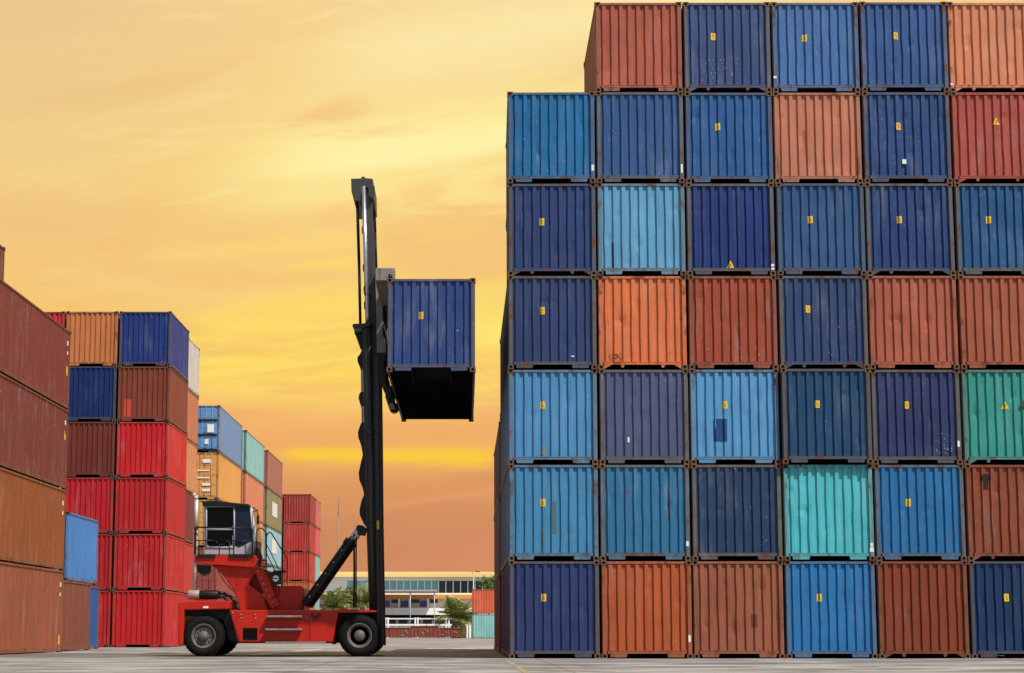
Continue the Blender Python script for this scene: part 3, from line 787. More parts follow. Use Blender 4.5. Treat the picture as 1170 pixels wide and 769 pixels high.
# wheels
def wheel(cx_px, cy_px, Yc, r, width, hub, dish):
    """tyre + rim; Yc = outer face of the tyre; outer side faces the camera when hub = +1"""
    X, Z = at(cx_px, cy_px, TY0 + .02); Z = r
    e = link('wheel', None, truck); e.location = (X - TB, Yc - 59.1, Z); e.empty_display_size = .2
    s = hub
    mb = MB()
    prof = [(r*.56, .03), (r*.62, -.005), (r*.80, -.02), (r*.93, .02), (r*.985, .07), (r, .10), (r, width - .10), (r*.985, width - .07), (r*.93, width - .02), (r*.80, width + .02), (r*.56, width)]
    mb.lathe_y([(a, b*s) for a, b in prof], 48)
    for k in range(30):   # tread blocks
        t0 = 2*math.pi*k/30
        for (y0, y1, dt) in ((.05, width*.48, 0), (width*.52, width - .05, .1)):
            c, sn = math.cos(t0 + dt), math.sin(t0 + dt)
            rad, tan = Vector((c, 0, sn)), Vector((-sn, 0, c))
            pts = []
            for rr in (r*.985, r*1.018):
                for (yy, tt) in ((y0, -.045), (y1, -.025), (y1, .055), (y0, .035)): pts.append(rad*rr + tan*tt + Vector((0, yy*s, 0)))
            i = mb.add(pts)
            for q in ((4,5,6,7),(0,1,5,4),(1,2,6,5),(2,3,7,6),(3,0,4,7)): mb.face([i[j] for j in q])
    o = mb.build('tyre', M['rubber'], e)
    mb = MB()
    pr = [(r*.60, .0), (r*.55, -.012), (r*.53, .03), (r*.47, .05), (r*.44, dish), (r*.20, dish)]
    if dish > .1: pr = [(r*.60, .0), (r*.55, -.012), (r*.53, .02), (r*.455, .05), (r*.44, dish + .12), (r*.20, dish + .12)]
    mb.lathe_y([(a, b*s) for a, b in pr], 40, mats=[0, 0, 0, 1, 1 if dish > .1 else 0])
    o = mb.build('rim', [M['rim'], M['shade']], e)  # dished ring of the deep rims is coloured as shade
    mb = MB()
    if dish > .1: mb.lathe_y([(r*.27, (dish + .12)*s), (r*.265, .03*s), (r*.24, .0*s), (.001, -.004*s)], 28)
    else: mb.lathe_y([(r*.25, dish*s), (r*.235, (dish - .10)*s), (r*.20, (dish - .13)*s), (.001, (dish - .14)*s)], 28)
    for k in range(10 if dish < .1 else 0):
        t0 = 2*math.pi*k/10
        mb.cyl((r*.34*math.cos(t0), dish*s, r*.34*math.sin(t0)), (r*.34*math.cos(t0), (dish - .035)*s, r*.34*math.sin(t0)), .022, n=8)
    mb.build('hub', M['rim'], e)
R_F, R_R = 0.595, 0.585
wheel(410.8, 726.6, TY0 - .02, R_F, .42, 1, .16)
wheel(410.8, 726.6, TY0 + .44, R_F, .42, 1, .16)
wheel(410.8, 726.6, TY1 + .02, R_F, .42, -1, .16)
wheel(410.8, 726.6, TY1 - .44, R_F, .42, -1, .16)
wheel(232.2, 726.6, TY0 + .08, R_R, .45, 1, .07)
wheel(232.2, 726.6, TY1 - .08, R_R, .45, -1, .07)
mb = TM(); a = at(410.8, 727, TY0)[0]; mb.cyl((a, TY0 + .9, R_F), (a, TY1 - .9, R_F), .2, n=16)
a = at(232.2, 727, TY0)[0]; mb.cyl((a, TY0 + .5, R_R), (a, TY1 - .5, R_R), .17, n=16)
mb.build('axles', M['black'], truck, 0)

# tilt cylinders
for Y in (TY0 + .75, TY0 + 1.75):
    mb = TM(); mb.cyl(pt(349, 691.5, TY0 + .75)[:1] + (Y,) + pt(349, 691.5, TY0 + .75)[2:], pt(400.2, 618.5, TY0 + .75)[:1] + (Y,) + pt(400.2, 618.5, TY0 + .75)[2:], .145, n=20)
    q0, q1 = pt(396.5, 623.5, TY0 + .75), pt(401, 617.3, TY0 + .75)
    mb.cyl((q0[0], Y, q0[2]), (q1[0], Y, q1[2]), .165, n=20)
    tc_ = mb.build('tilt_cylinder', M['black'], truck, .004)
    mb = TM()
    for d in (-1.6, 1.6):
        q0, q1 = pt(400 + d, 618.5 + d*.8, TY0 + .75), pt(412 + d, 601 + d*.8, TY0 + .75)
        mb.cyl((q0[0], Y, q0[2]), (q1[0], Y, q1[2]), .035, n=12)
    mb.build('rod', M['chrome'], tc_, 0)
    mb = TM()
    for k in range(5):
        f = .12 + k*.18; q = pt(349 + 51*f - 1.6, 691.5 - 73*f - 1.2, TY0 + .6); mb.cyl((q[0], Y - .16, q[2]), (q[0], Y - .13, q[2]), .022, n=8)
    mb.build('bolts', M['cabgrey'], tc_, 0)
# mast
near, far = TY0 + .72, TY1 - 1.17
for Y in (near, far):
    nearest = Y == near
    x0, x1 = (420.0, 437.2)
    o = prism_part('outer_mast', [(422.5,738),(437.5,738),(436.5,690),(434.8,600),(433.8,480),(432.6,405),(420,405),(419,372),(413.5,372),(414.6,470),(418.5,600),(421.5,690)], Y, Y + .22, 'mast_black', truck, .012, near)
    if nearest: # rails and ribs on the side of the near column
        prism_part('rail', [(428.6,736),(431,736),(428.6,480),(426.6,372),(424.8,372),(426.6,480)], Y - .05, Y, 'dark_grey', o, .004, near)  # paler grey puts a highlight into the rail's colour
        prism_part('rail', [(434.4,736),(437,736),(435,600),(433.8,480),(432.3,480),(432.8,600)], Y - .06, Y, 'black', o, .004, near)
        prism_part('stop_plate', [(432.4,468),(434.4,468),(437.2,582),(434.6,583)], Y - .1, Y - .02, 'black', o, .004, near)
        prism_part('label_plate', [(430.4,595),(433.2,595),(433.4,605),(430.6,605)], Y - .075, Y - .055, 'yellow', o, 0, near)
    prism_part('inner_mast', [(425.2,520),(432,520),(428.0,310),(424.6,214),(417.6,212),(419.6,310),(421.5,400)], Y + .02, Y + .2, 'dark_grey', truck, .01, near)
    mb = TM(); A, B = pt(420.4, 374, near), pt(415.6, 214, near)
    dY = Y - near - .1
    mb.cyl((A[0], A[1] + dY, A[2]), (B[0], B[1] + dY, B[2]), .068, n=16); rod = mb.build('lift_rod', M['chrome'], truck, 0)
    mb = TM(); A, B = pt(427, 712, near), pt(421, 370, near)
    mb.cyl((A[0], A[1] + dY, A[2]), (B[0], B[1] + dY, B[2]), .105, n=20)
    for y_ in (372, 494, 600):
        f = (712 - y_) / 342; xx = 427 - 6*f; q0, q1 = pt(xx, y_ + 2, near), pt(xx, y_ - 2, near)
        mb.cyl((q0[0], q0[1] + dY, q0[2]), (q1[0], q1[1] + dY, q1[2]), .135, n=20)
    mb.build('lift_cylinder', M['mast_black'], truck, 0)
cr = TM(); cr.prism(pp([(401,204),(413,203.6),(413,201.6),(416.8,201.6),(416.8,203.2),(426,204),(426.4,228),(421,224),(420.5,214),(413.5,214),(411.5,230),(404.5,229.5),(403.5,221),(401.5,219)], near - .15), near - .15, far + .4)
cr.build('crosshead', M['dark_grey'], truck, .02)
for px0, px1, y0, y1, rr, nm in ((407.4, 411.2, 228, 370, .028, 'hose'), (409.2, 412.6, 230, 372, .02, 'hose'), (427, 430.6, 213, 318, .03, 'chain')):
    mb = TM(); mb.tube([pt(px0, y0, near + .05), pt((px0+px1)/2 + .3, (y0+y1)/2, near + .05), pt(px1, y1, near + .05)], rr, 8); mb.build(nm, M['black'], truck, 0)
mb = TM(); mb.tube([pt(404.5, 610, near + .05), pt(404.8, 650, near+.05), pt(404.5, 694, near + .05)], .03, 8); mb.tube([pt(407, 610, near + .1), pt(406.8, 694, near + .1)], .02, 8); mb.build('hose', M['black'], truck, 0)
mb = TM(); mb.tube([pt(424, 316, near - .08), pt(418.5, 322, near - .14), pt(415.8, 330, near - .16), pt(417, 337, near - .16), pt(424, 338, near - .1)], .022, 8); mb.build('hose', M['black'], truck, 0)
# bracket flange at the head of the outer mast
mb = TM()
mb.prism(pp([(402.3,371.5),(404,370),(425.5,369),(425.5,374.5),(404,375)], near - .12), near - .12, far + .35)
mb.prism(pp([(404.5,378.5),(413,377),(414.6,379),(414.6,402),(411.5,398),(408,388)], near), near, near + .12)
mb.prism(pp([(404.5,378.5),(413.5,377),(413.5,380),(405,381)], near - .1), near - .1, near + .3)
mb.build('flange', M['black'], truck, .006)
# scalloped hose guide down the back of the mast
def scallop():
    L_, out = [], []
    pts = [(414,398),(411.4,404),(407.4,408),(407.6,413),(411.2,420),(412.4,424),(412.6,447),(409.6,450.5),(408.8,455),(411.8,463),(413,466),(413.2,482),(410.4,487),(407.6,494),(408.4,500),(412.8,510),(414.6,520),
           (411.6,529),(408.6,540),(409.4,548),(414.6,558),(416.4,565),(412.6,572),(409.6,582),(409.8,588),(415.6,598),(419.5,604)]
    back = [(421.5,604),(416,398)]
    pts = [(x if y > 600 or y < 400 else x + (411.3 + (y - 400) * .017 - x) * .22, y) for x, y in pts]
    return pts + back
prism_part('hose_guide', scallop(), near + .03, near + .20, 'black', truck, .006, near)
prism_part('hose_guide', [(a + 2.6, b) for a, b in scallop()], far + .03, far + .12, 'black', truck, .006, near)
mb = TM()
for (x0, x1, y0, y1) in ((412.8,415.0,422,448), (413.6,415.8,464,483)):
    mb.prism(pp([(x0,y0),(x1,y0),(x1+.6,y1),(x0+.6,y1)], near), near - .01, near + .03)
mb.build('guard_strip', M['cabgrey'], truck, 0)
mb = TM()
for yy in (262, 305, 348):
    xx = 413.3 + (yy - 214) * .03
    mb.prism(pp([(xx,yy-6),(xx-1.6,yy-2),(xx-1.5,yy+4),(xx+.8,yy+7),(xx+3,yy+7),(xx+3,yy-6)], near), near, near + .1)
mb.build('rod_clamp', M['black'], truck, .004)
mb = TM(); mb.prism(pp([(407,601),(414,600),(419,604),(417,612),(409,611)], near), near - .06, near + .3); mb.build('tilt_bracket', M['black'], truck, .01)
# carriage and spreader
car = prism_part('carriage', [(428.8,309.5),(441,309.5),(437.4,323),(437.6,384),(441,388),(441,404),(430.5,404),(429.8,360)], TY0 + .35, TY1 - .4, 'worn_steel', bevel=.012)
prism_part('carriage_foot', [(430.6,403),(440.6,403),(440.6,412),(439,413),(439,420),(441,422),(441,440),(435.5,436),(432.6,430)], TY0 + .3, TY1 - .3, 'black', car, .012)
sb = TM(); a = at(431, 322.6, 55.0); b = at(446.4, 309, 55.0)
cl_x, top_z = held.location.x - HW, held.location.z + 2.591
sb.box(cl_x - .34, cl_x - .03, 54.2, 64.4, top_z - .06, top_z + .36)
sb.box(cl_x - .031, cl_x + .20, 53.75, 54.2, top_z + .012, top_z + .37)
sb.box(cl_x - .34, cl_x - .031, 53.75, 54.198, top_z + .012, top_z + .37)
sb.box(cl_x - .031, cl_x + .20, 64.3, 64.75, top_z + .012, top_z + .37)
spr = sb.build('spreader', M['worn_steel'], truck, .015)
for Y in (53.62, 64.76):
    mb = TM(); mb.cyl((cl_x + .08, Y, top_z + .02), (cl_x + .08, Y, top_z + .16), .06, n=12); mb.build('twistlock', M['black'], spr, 0)
mb = TM()
zb = held.location.z
mb.box(cl_x - .20, cl_x - .02, 57.6, 60.8, zb - .22, zb + .15)
mb.box(cl_x - .14, cl_x + .03, 57.8, 59.4, zb - .36, zb - .221)
mb.cyl((cl_x - .04, 60.2, zb - .20), (cl_x - .04, 60.7, zb - .20), .15, n=16)
mb.build('lower_support', M['black'], truck, .012)

# ------------------------------------------------------------------ building far behind
BY = 250.0
bl = thing('terminal_building', 'long white two storey building with yellow roof edge and teal windows', 'building', (-6, BY, 0))
class BM(MB):
    def build(s, name, mat, parent=None, bevel=0):
        s.v = [(x + 6, y - BY, z) for x, y, z in s.v]
        return MB.build(s, name, M[mat] if isinstance(mat, str) else mat, parent or bl, bevel)
def zf(py): return at(531, py, BY)[1]
def xf(px): return at(px, 680, BY)[0]
X0, X1 = -46.0, 26.0
mb = BM()
mb.box(X0, X1, BY + .3, BY + 14, zf(663.5), zf(659.5))               # band over the windows
mb.box(X0, xf(397), BY + .3, BY + 14, zf(679), zf(663.6))            # blank wall left of the glazing
mb.box(xf(397), X1, BY + .3, BY + 14, zf(681), zf(677.5))
mb.box(X0, X1, BY + .0, BY + 14, zf(702.5), zf(694.5))               # parapet of the veranda
mb.box(X0, X1, BY + 3, BY + 14, 0, zf(702.6))
wallb = mb.build('wall', 'white')
mb = BM(); mb.box(X0 - .5, X1 + .5, BY - .8, BY + 15, zf(659.4), zf(655.2)); mb.build('roof', 'ochre')
mb = BM(); mb.box(X0 - .5, X1 + .5, BY + 3, BY + 15, zf(655.1), zf(652.6)); mb.build('roof_edge', 'ochre')
mb = BM(); mb.box(X0, X1, BY - .1, BY + 14, zf(684), zf(679.5)); mb.build('orange_band', 'orange_band')
mb = BM(); mb.box(X0, X1, BY + .75, BY + 14, zf(694.4), zf(684.1)); mb.build('veranda_wall', 'pinkwall')
# upper windows, each pane group its own part
k = 0; x = 397.0
while x < 572:
    w = 8.0 if x < 494 else 8.4
    mb = BM(); mb.box(xf(x) + .06, xf(x + w) - .06, BY + .42, BY + .5, zf(677.4), zf(663.7))
    win = mb.build('window', 'teal' if x < 494 else 'darkglass')
    mb = BM(); c0 = xf(x); mb.box(c0 - .06, c0 + .06, BY + .3, BY + .6, zf(677.4), zf(663.7)); mb.build('frame', 'white', win)
    x += w
for px in (372, 395, 418, 437, 456, 468, 489, 512):
    mb = BM(); c0 = xf(px); mb.box(c0 - .12, c0 + .12, BY + .2, BY + .45, zf(694.4), zf(684.1)); mb.build('column', 'white')
for a, b in ((404,412), (439,445), (457.8,467), (480,489)):
    mb = BM(); mb.box(xf(a), xf(b), BY + .6, BY + .7, zf(693), zf(686.5)); mb.build('screen_panel', 'purple')
for a, b in ((447,456), (469,479), (491,500)):
    mb = BM(); mb.box(xf(a), xf(b), BY + .7, BY + .76, zf(689), zf(684.8)); mb.build('window', 'darkglass')
for k in range(10):
    a = 441 + k * 14
    mb = BM(); mb.box(xf(a), xf(a + 10), BY + 2.9, BY + 2.98, zf(714), zf(707)); mb.build('window', 'darkglass')
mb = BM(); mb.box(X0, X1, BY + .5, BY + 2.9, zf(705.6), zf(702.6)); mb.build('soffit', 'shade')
mb = BM(); mb.box(xf(362), xf(500), BY - 5, BY - .15, zf(676.6), zf(674.6)); can = mb.build('canopy', 'cabgrey')
for px in (365, 420, 470, 497):
    mb = BM(); q = xf(px); mb.cyl((q, BY - 4.7, 0), (q, BY - 4.7, zf(676.7)), .06, n=8); mb.build('post', 'pole', can)
# white fence with gates in front of it
FYY = 236.0
fz = lambda py: at(531, py, FYY)[1]; fx = lambda px: at(px, 710, FYY)[0]
fence = thing('gate_fence', 'low white gate and railing in front of the white building', 'fence', (fx(480), FYY, 0))
def fpart(name, fill, mat):
    mb = MB(); fill(mb); mb.v = [(x - fx(480), y - FYY, z) for x, y, z in mb.v]; return mb.build(name, M[mat], fence)
for px in (440.5, 443.5, 474.5, 477.5, 510, 513, 534, 537, 405, 372):
    fpart('gate_post', lambda mb: mb.box(fx(px) - .09, fx(px) + .09, FYY - .09, FYY + .09, 0, fz(705.5)), 'white')
fpart('rail', lambda mb: mb.box(fx(345), fx(566), FYY - .04, FYY + .04, fz(707.6), fz(706.4)), 'white')
fpart('rail', lambda mb: mb.box(fx(345), fx(566), FYY - .04, FYY + .04, fz(714.8), fz(713)), 'white')
def bars(mb):
    x = fx(345)
    while x < fx(566): mb.box(x, x + .04, FYY - .02, FYY + .02, .1, fz(714.5)); x += .22
fpart('bars', bars, 'white')
# brick red steel bins in front of the fence
for i, (a, b, t_, w) in enumerate(((436, 468.5, 718.0, 'left'), (469.2, 501, 716.0, 'middle'), (501.8, 526, 718.2, 'right'))):
    SY = 222.0; xa, xb = at(a, 722, SY)[0], at(b, 722, SY)[0]; h = at(a, t_, SY)[1]
    t = thing('steel_bin', f'{w} of three low brick red steel bins filled with scrap before the fence', 'bin', ((xa+xb)/2, SY, 0), 0, 'row of red bins')
    hw = (xb - xa) / 2
    mb = MB(); mb.box(-hw, hw, 0, .08, .12, h); mb.box(-hw, hw, 2.0, 2.08, .12, h); mb.box(-hw, -hw + .08, .081, 1.999, .12, h); mb.box(hw - .08, hw, .081, 1.999, .12, h)
    mb.box(-hw + .081, hw - .081, .081, 1.999, .12, .2)
    b_ = mb.build('body', M['scrap'], t)
    n = 7
    mb = MB()
    for k in range(n + 1): x = -hw + .06 + (2*hw - .12) * k / n; mb.box(x - .05, x + .05, -.06, -.002, .02, h - .08)
    mb.build('ribs', M['scrap'], t)
    mb = MB(); mb.box(-hw - .03, hw + .03, -.07, .1, h + .002, h + .09); mb.build('rim', M['scrap'], t)
    mb = MB()
    for k in range(14):
        x, y, s = rnd.uniform(-hw + .3, hw - .3), rnd.uniform(.3, 1.7), rnd.uniform(.12, .34)
        p = Vector((x, y, h - .12)); d = Vector((rnd.uniform(-1, 1), rnd.uniform(-.4, .4), rnd.uniform(-.1, .6))).normalized()
        mb.cyl(p - d*s*1.5, p + d*s*1.5, s*.25, n=6)
    mb.build('scrap', M['worn_steel'], t)
    mb = MB()
    for k in range(5):
        x, z = rnd.uniform(-hw + .2, hw - .2), rnd.uniform(.15, h - .2); mb.box(x - .08, x + .08, -.085, -.061, z - .06, z + .06)
    mb.build('tags', M['tan'], t)

# ------------------------------------------------------------------ plants
def palm(name, label, X, Y, th, tr, n, flen, seed, mats, group=None, droop=1.0):
    t = thing(name, label, 'palm tree', (X, Y, 0), 0, group); rg = random.Random(seed)
    mb = MB(); segs = 8
    for k in range(segs):
        z0, z1 = th*k/segs, th*(k+1)/segs; f = k/segs
        bul = lambda f: tr * (1.0 + .35*math.sin(f*3.0) - .35*f)
        mb.cyl((0, 0, z0), (0, 0, z1), bul(f) * 1.06, bul(f + 1/segs), 14)
    mb.build('trunk', M['trunk'], t)
    mb = MB()
    for k in range(n):
        az = rg.uniform(0, 2*math.pi); up = rg.uniform(.15, 1.35); ln = flen * rg.uniform(.7, 1.1)
        d = Vector((math.cos(az)*math.cos(up), math.sin(az)*math.cos(up), math.sin(up)))
        p = Vector((0, 0, th)); step = ln / 14; mi = 0 if rg.random() < .6 else 1
        side = d.cross(Vector((0, 0, 1))).normalized()
        for j in range(14):
            q = p + d * step
            w = .035 * (1 - j/15)
            mb.quad(p - side*w, p + side*w, q + side*w, q - side*w, mi)
            ll = ln * .36 * math.sin(math.pi * min(1, (j + 1.5) / 16)) * rg.uniform(.8, 1.1)
            for s in (-1, 1):
                for h in (0, .5):
                    b = p.lerp(q, h); tip = b + (side * s * .8 + d * .55 + Vector((0, 0, -.35 * rg.random()))) * ll
                    ww = d * .05 + Vector((0, 0, .012))
                    mid = b.lerp(tip, .5) + Vector((0, 0, ll*.07))
                    i = mb.add([b, mid - ww, tip, mid + ww]); mb.face(i, mi)
            p = q; d = (d + Vector((0, 0, -.075 * droop))).normalized()
    mb.build('crown', [M[mats[0]], M[mats[1]]], t)
    return t
def leafy(name, label, X, Y, th, cr, crown_z, seed, n=1300, group=None):
    t = thing(name, label, 'tree', (X, Y, 0), 0, group); rg = random.Random(seed)
    mb = MB(); mb.cyl((0, 0, 0), (.1, 0, th), .16, .09, 10)
    tips = []
    for k in range(9):
        az = rg.uniform(0, 6.28); e = Vector((math.cos(az)*cr*rg.uniform(.3, .8), math.sin(az)*cr*rg.uniform(.3, .8), crown_z + rg.uniform(-.5, .7)*cr))
        mb.cyl((.1, 0, th), e, .06, .02, 6); tips.append(e)
    mb.build('trunk', M['bark'], t)
    mb = MB()
    for k in range(n):
        c = rg.choice(tips); p = c + Vector((rg.gauss(0, .3), rg.gauss(0, .3), rg.gauss(0, .26))) * cr * .75
        u = Vector((rg.uniform(-1, 1), rg.uniform(-1, 1), rg.uniform(-1, 1))).normalized(); w = u.orthogonal().normalized(); s = rg.uniform(.07, .15)
        i = mb.add([p - u*s*1.5, p + w*s*.6, p + u*s*1.5, p - w*s*.6]); mb.face(i, 0 if rg.random() < .75 else 1)
    mb.build('crown', [M['leaf_dark'], M['leaf']], t)
    return t
px_, _ = at(524, 715, 226)
palm('palm_tree', 'bushy palm with thick yellow trunk beside the mint green container', px_, 226, 2.0, .75, 60, 3.3, 3, ('leaf_pale', 'leaf'))
for (px, y, th, seed, lab) in ((379, 214, 3.2, 5, 'left palm behind the tilt cylinder of the red handler'), (397, 220, 3.4, 8, 'middle palm behind the tilt cylinder of the red handler'), (414, 217, 3.6, 12, 'right palm just left of the black mast')):
    palm('palm_tree', lab, at(px, 690, y)[0], y, th, .3, 34, 2.6, seed, ('leaf', 'leaf_pale'), 'palms behind the handler')
leafy('leafy_tree', 'small green tree rising behind the coral container', at(558, 680, 228)[0], 228, 3.6, 1.7, 5.4, 4)
# street lamp and thin radio mast
lx = at(541, 690, 232)[0]; lz = at(541, 654.5, 232)[1]
t = thing('street_lamp', 'thin grey street lamp standing above the coral container', 'street lamp', (lx, 232, 0))
mb = MB(); mb.cyl((0,0,0), (0,0,lz), .13, .06, 10); mb.build('pole', M['pole'], t)
mb = MB(); mb.tube([(0,0,lz - .1), (-.25,0,lz + .05), (.25,0,lz + .12)], .035); mb.build('arm', M['pole'], t)
mb = MB(); mb.box(.2, .75, -.14, .14, lz + .06, lz + .18); mb.build('lamp_head', M['dark_grey'], t, .02)
rx = at(386, 640, 300)[0]; rz_ = at(386, 556, 300)[1]
t = thing('radio_mast', 'thin tall radio mast rising behind the white building', 'mast', (rx, 300, 0))
mb = MB(); mb.cyl((0,0,0), (0,0,rz_*.8), .14, .09, 8); mb.cyl((0,0,rz_*.8), (0,0,rz_), .06, .03, 6); mb.build('pole', M['mastgrey'], t)
mb = MB()
for k in range(5):
    z = rz_*(.5 + .08*k); mb.cyl((-.22, 0, z), (.22, 0, z), .025, n=6)
mb.build('antenna', M['mastgrey'], t)

# ------------------------------------------------------------------ ground
def ground_mat():
    m, g, b, p = new_mat('worn_concrete')
    x, y, z = g.xyz(p)
    big = g.noise(g.vec(x * 0.10, y * 0.16, 0), 1.0, 4, 0.6)
    mid = g.noise(g.vec(x * 0.35, y * 0.55, 3), 1.0, 6, 0.65, 0.6)
    fine = g.noise(p, 6.0, 6, 0.7)
    col = g.mix(g.sstep(mid, 0.40, 0.62), (0.15, 0.143, 0.135), (0.385, 0.367, 0.35))
    col = g.mix(g.sstep(big, 0.48, 0.66) * 0.5, col, (0.185, 0.178, 0.17))
    k = 0.62 + fine * 0.76
    col = g.mix(1.0, col, g.vec(k, k, k), 'MULTIPLY')
    # tyre tracks and oil stains
    tr = g.sstep(g.noise(g.vec(x * 0.12, y * 1.1, 8), 1.0, 5, 0.6, 0.4), 0.58, 0.68)
    col = g.mix(tr * 0.7, col, (0.085, 0.08, 0.076))
    oil = g.sstep(g.noise(g.vec(x * 0.55, y * 0.3, 5), 1.0, 6, 0.65), 0.57, 0.70)
    col = g.mix(oil * 0.6, col, (0.06, 0.056, 0.052))
    # darker lane in front of and under the lift truck
    wob = g.noise(g.vec(x * 0.25, y * 0.25, 2), 1.0, 4) * 2.4
    lane = g.sstep(y + wob, 56.6, 57.4) * (1 - g.sstep(y + wob, 66.0, 69.0))
    col = g.mix(lane * 0.72, col, g.mix(fine, (0.055, 0.053, 0.05), (0.15, 0.145, 0.14)))
    # joints of the slabs
    for v, off, per in ((x, 0.6, 5.0), (y, 1.4, 6.0)):
        f = g.math('ABSOLUTE', g.math('FRACT', (v + off) / per + 100.0) - 0.5)
        j = 1 - g.sstep(f, 0.0035, 0.007)
        col = g.mix(j * 0.45, col, (0.05, 0.047, 0.043))
    g.put(b.inputs['Base Color'], col)
    g.put(b.inputs['Roughness'], 0.82 - tr * 0.2 - lane * 0.2 + fine * 0.1)
    b.inputs['Specular IOR Level'].default_value = 0.3
    g.put(b.inputs['Normal'], g.bump(fine * 0.6 + mid, 0.35, 0.03))
    return m
mb = MB(); mb.quad((-1500, -300, 0), (1500, -300, 0), (1500, 2500, 0), (-1500, 2500, 0))
structure(mb.build('ground', ground_mat()))
def marking(name, col):
    m, g, b, p = new_mat(name)
    n = g.noise(p, 2.2, 7, 0.7)
    c = g.mix(g.sstep(n, 0.40, 0.58), (0.20, 0.19, 0.175), col)
    g.put(b.inputs['Base Color'], c); b.inputs['Roughness'].default_value = 0.7
    return m
mb = MB(); mb.quad((1.00, 20, .004), (1.11, 20, .004), (1.11, 54.5, .004), (1.00, 54.5, .004)); structure(mb.build('road_marking', marking('worn_yellow_paint', (0.38, 0.30, 0.15))))
MW = marking('worn_white_paint', (0.62, 0.62, 0.62))
for (a, b, c, d) in (((283,748.2),(322,744.6),(330,745.0),(292,749)), ((330,744.2),(366,741.5),(372,741.9),(338,745)), ((486,741.0),(572,740.2),(572,740.9),(486,741.8)), ((440,744),(470,743),(471,743.4),(442,744.5))):
    pts = []
    for (x, y) in (a, d, c, b):
        ang = TH - math.atan((y - CY) / F_PX); Yd = CAM_H / math.tan(-ang)
        pts.append((at(x, y, Yd)[0], Yd, .004))
    mb = MB(); mb.quad(*pts)
    if (pts[1][0]-pts[0][0])*(pts[2][1]-pts[0][1]) - (pts[1][1]-pts[0][1])*(pts[2][0]-pts[0][0]) < 0: mb.f = [mb.f[0][::-1]]
    structure(mb.build('road_marking', MW))

# ------------------------------------------------------------------ light and sky
SUN_EL, SUN_AZ = 53.0, 43.0   # azimuth: degrees to the right of straight behind the camera
to_sun = Vector((math.sin(R(SUN_AZ)) * math.cos(R(SUN_EL)), -math.cos(R(SUN_AZ)) * math.cos(R(SUN_EL)), math.sin(R(SUN_EL))))
sd = bpy.data.lights.new('sun', 'SUN'); sd.energy = 4.4; sd.angle = R(0.6); sd.color = (1.0, 0.95, 0.88)
so = bpy.data.objects.new('sun', sd); COL.objects.link(so); so.location = to_sun * 100
so.rotation_euler = (-to_sun).to_track_quat('-Z', 'Y').to_euler()

w = bpy.data.worlds.new('World'); scene.world = w; w.use_nodes = True
w.node_tree.nodes.clear(); g = G(w.node_tree)
out = g.node('ShaderNodeOutputWorld'); bg = g.node('ShaderNodeBackground'); g.t.links.new(bg.outputs[0], out.inputs[0])
sky = g.node('ShaderNodeTexSky'); sky.sky_type = 'NISHITA'; sky.sun_disc = False
sky.sun_elevation = R(SUN_EL); sky.sun_rotation = math.atan2(to_sun.x, to_sun.y); sky.dust_density = 2.5; sky.altitude = 0
tc = g.node('ShaderNodeTexCoord'); D = S(g, tc.outputs['Generated'])
x, y, z = g.xyz(D)
el = g.math('ARCSINE', z) * (180 / math.pi)               # degrees up
az = g.math('ARCTAN2', x, y) * (180 / math.pi)            # degrees right of the view axis
n1 = g.noise(g.vec(az * 0.055 + el * 0.035, el * 0.30 - az * 0.05, 1.3), 1.0, 6, 0.55, 0.35)
n2 = g.noise(g.vec(az * 0.11, el * 0.75 - az * 0.07, 7.1), 1.0, 6, 0.58, 0.5)
ew = el + (n1 - 0.5) * 3.4 + (n2 - 0.5) * 1.2
rp = g.node('ShaderNodeValToRGB'); cr = rp.color_ramp; cr.interpolation = 'EASE'
def el_of(py): return PITCH + math.degrees(math.atan((CY - py) / F_PX))
stops = [(722, (222,146,104)), (650, (219,144,102)), (590, (217,148,99)), (555, (226,156,98)), (500, (241,174,105)), (455, (244,184,110)), (400, (246,192,104)), (340, (246,199,118)),
         (270, (245,197,122)), (190, (249,212,130)), (120, (249,214,140)), (40, (244,208,142)), (-60, (246,216,156)), (-400, (246,222,180))]
g.put(rp.inputs[0], ew / 32.0)
while len(cr.elements) > 1: cr.elements.remove(cr.elements[-1])
first = True
for py, c in stops:
    e_ = cr.elements[0] if first else cr.elements.new(max(0, el_of(py)) / 32.0)
    e_.position = max(0, el_of(py)) / 32.0; e_.color = (*lin(*c), 1); first = False
col = S(g, rp.outputs[0])
def streak(col, az0, el0, slope, wid, la, ra, soft, c, amt, rag=0.8):
    """a drifting band of lit cloud round (az0, el0)"""
    d = (el - el0 - (az - az0) * slope + (n2 - 0.5) * rag * 2 + (n1 - 0.5) * rag) / wid
    band = g.math('EXPONENT', d * d * -1.0)
    m = g.sstep(az, az0 - la - soft, az0 - la) * (1 - g.sstep(az, az0 + ra, az0 + ra + soft))
    return g.mix(g.math('MINIMUM', band * m * amt, 1.0), col, lin(*c))
azd = lambda px: math.degrees(math.atan((px - CX) / F_PX))
wisp = g.sstep(g.noise(g.vec(az * 0.10 + 4, el * 0.55 - az * 0.10, 2.2), 1.0, 7, 0.6, 0.8), 0.46, 0.72)
col = g.mix(wisp * g.sstep(el, 4.5, 9.0) * 0.34, col, lin(253, 222, 146))
col = streak(col, azd(520), el_of(150), 0.16, 0.95, 4.0, 4, 5, (255,240,160), .85, 1.2)
col = streak(col, azd(480), el_of(165), 0.12, 0.5, 1.5, 3, 3.5, (255,246,178), .6, 1.0)
col = streak(col, azd(560), el_of(40), 0.20, 1.2, 2, 6, 5, (254,236,172), .75, 1.0)
col = streak(col, azd(290), el_of(285), 0.05, 0.45, 1.8, 2.2, 2.5, (252,216,124), .7, .9)
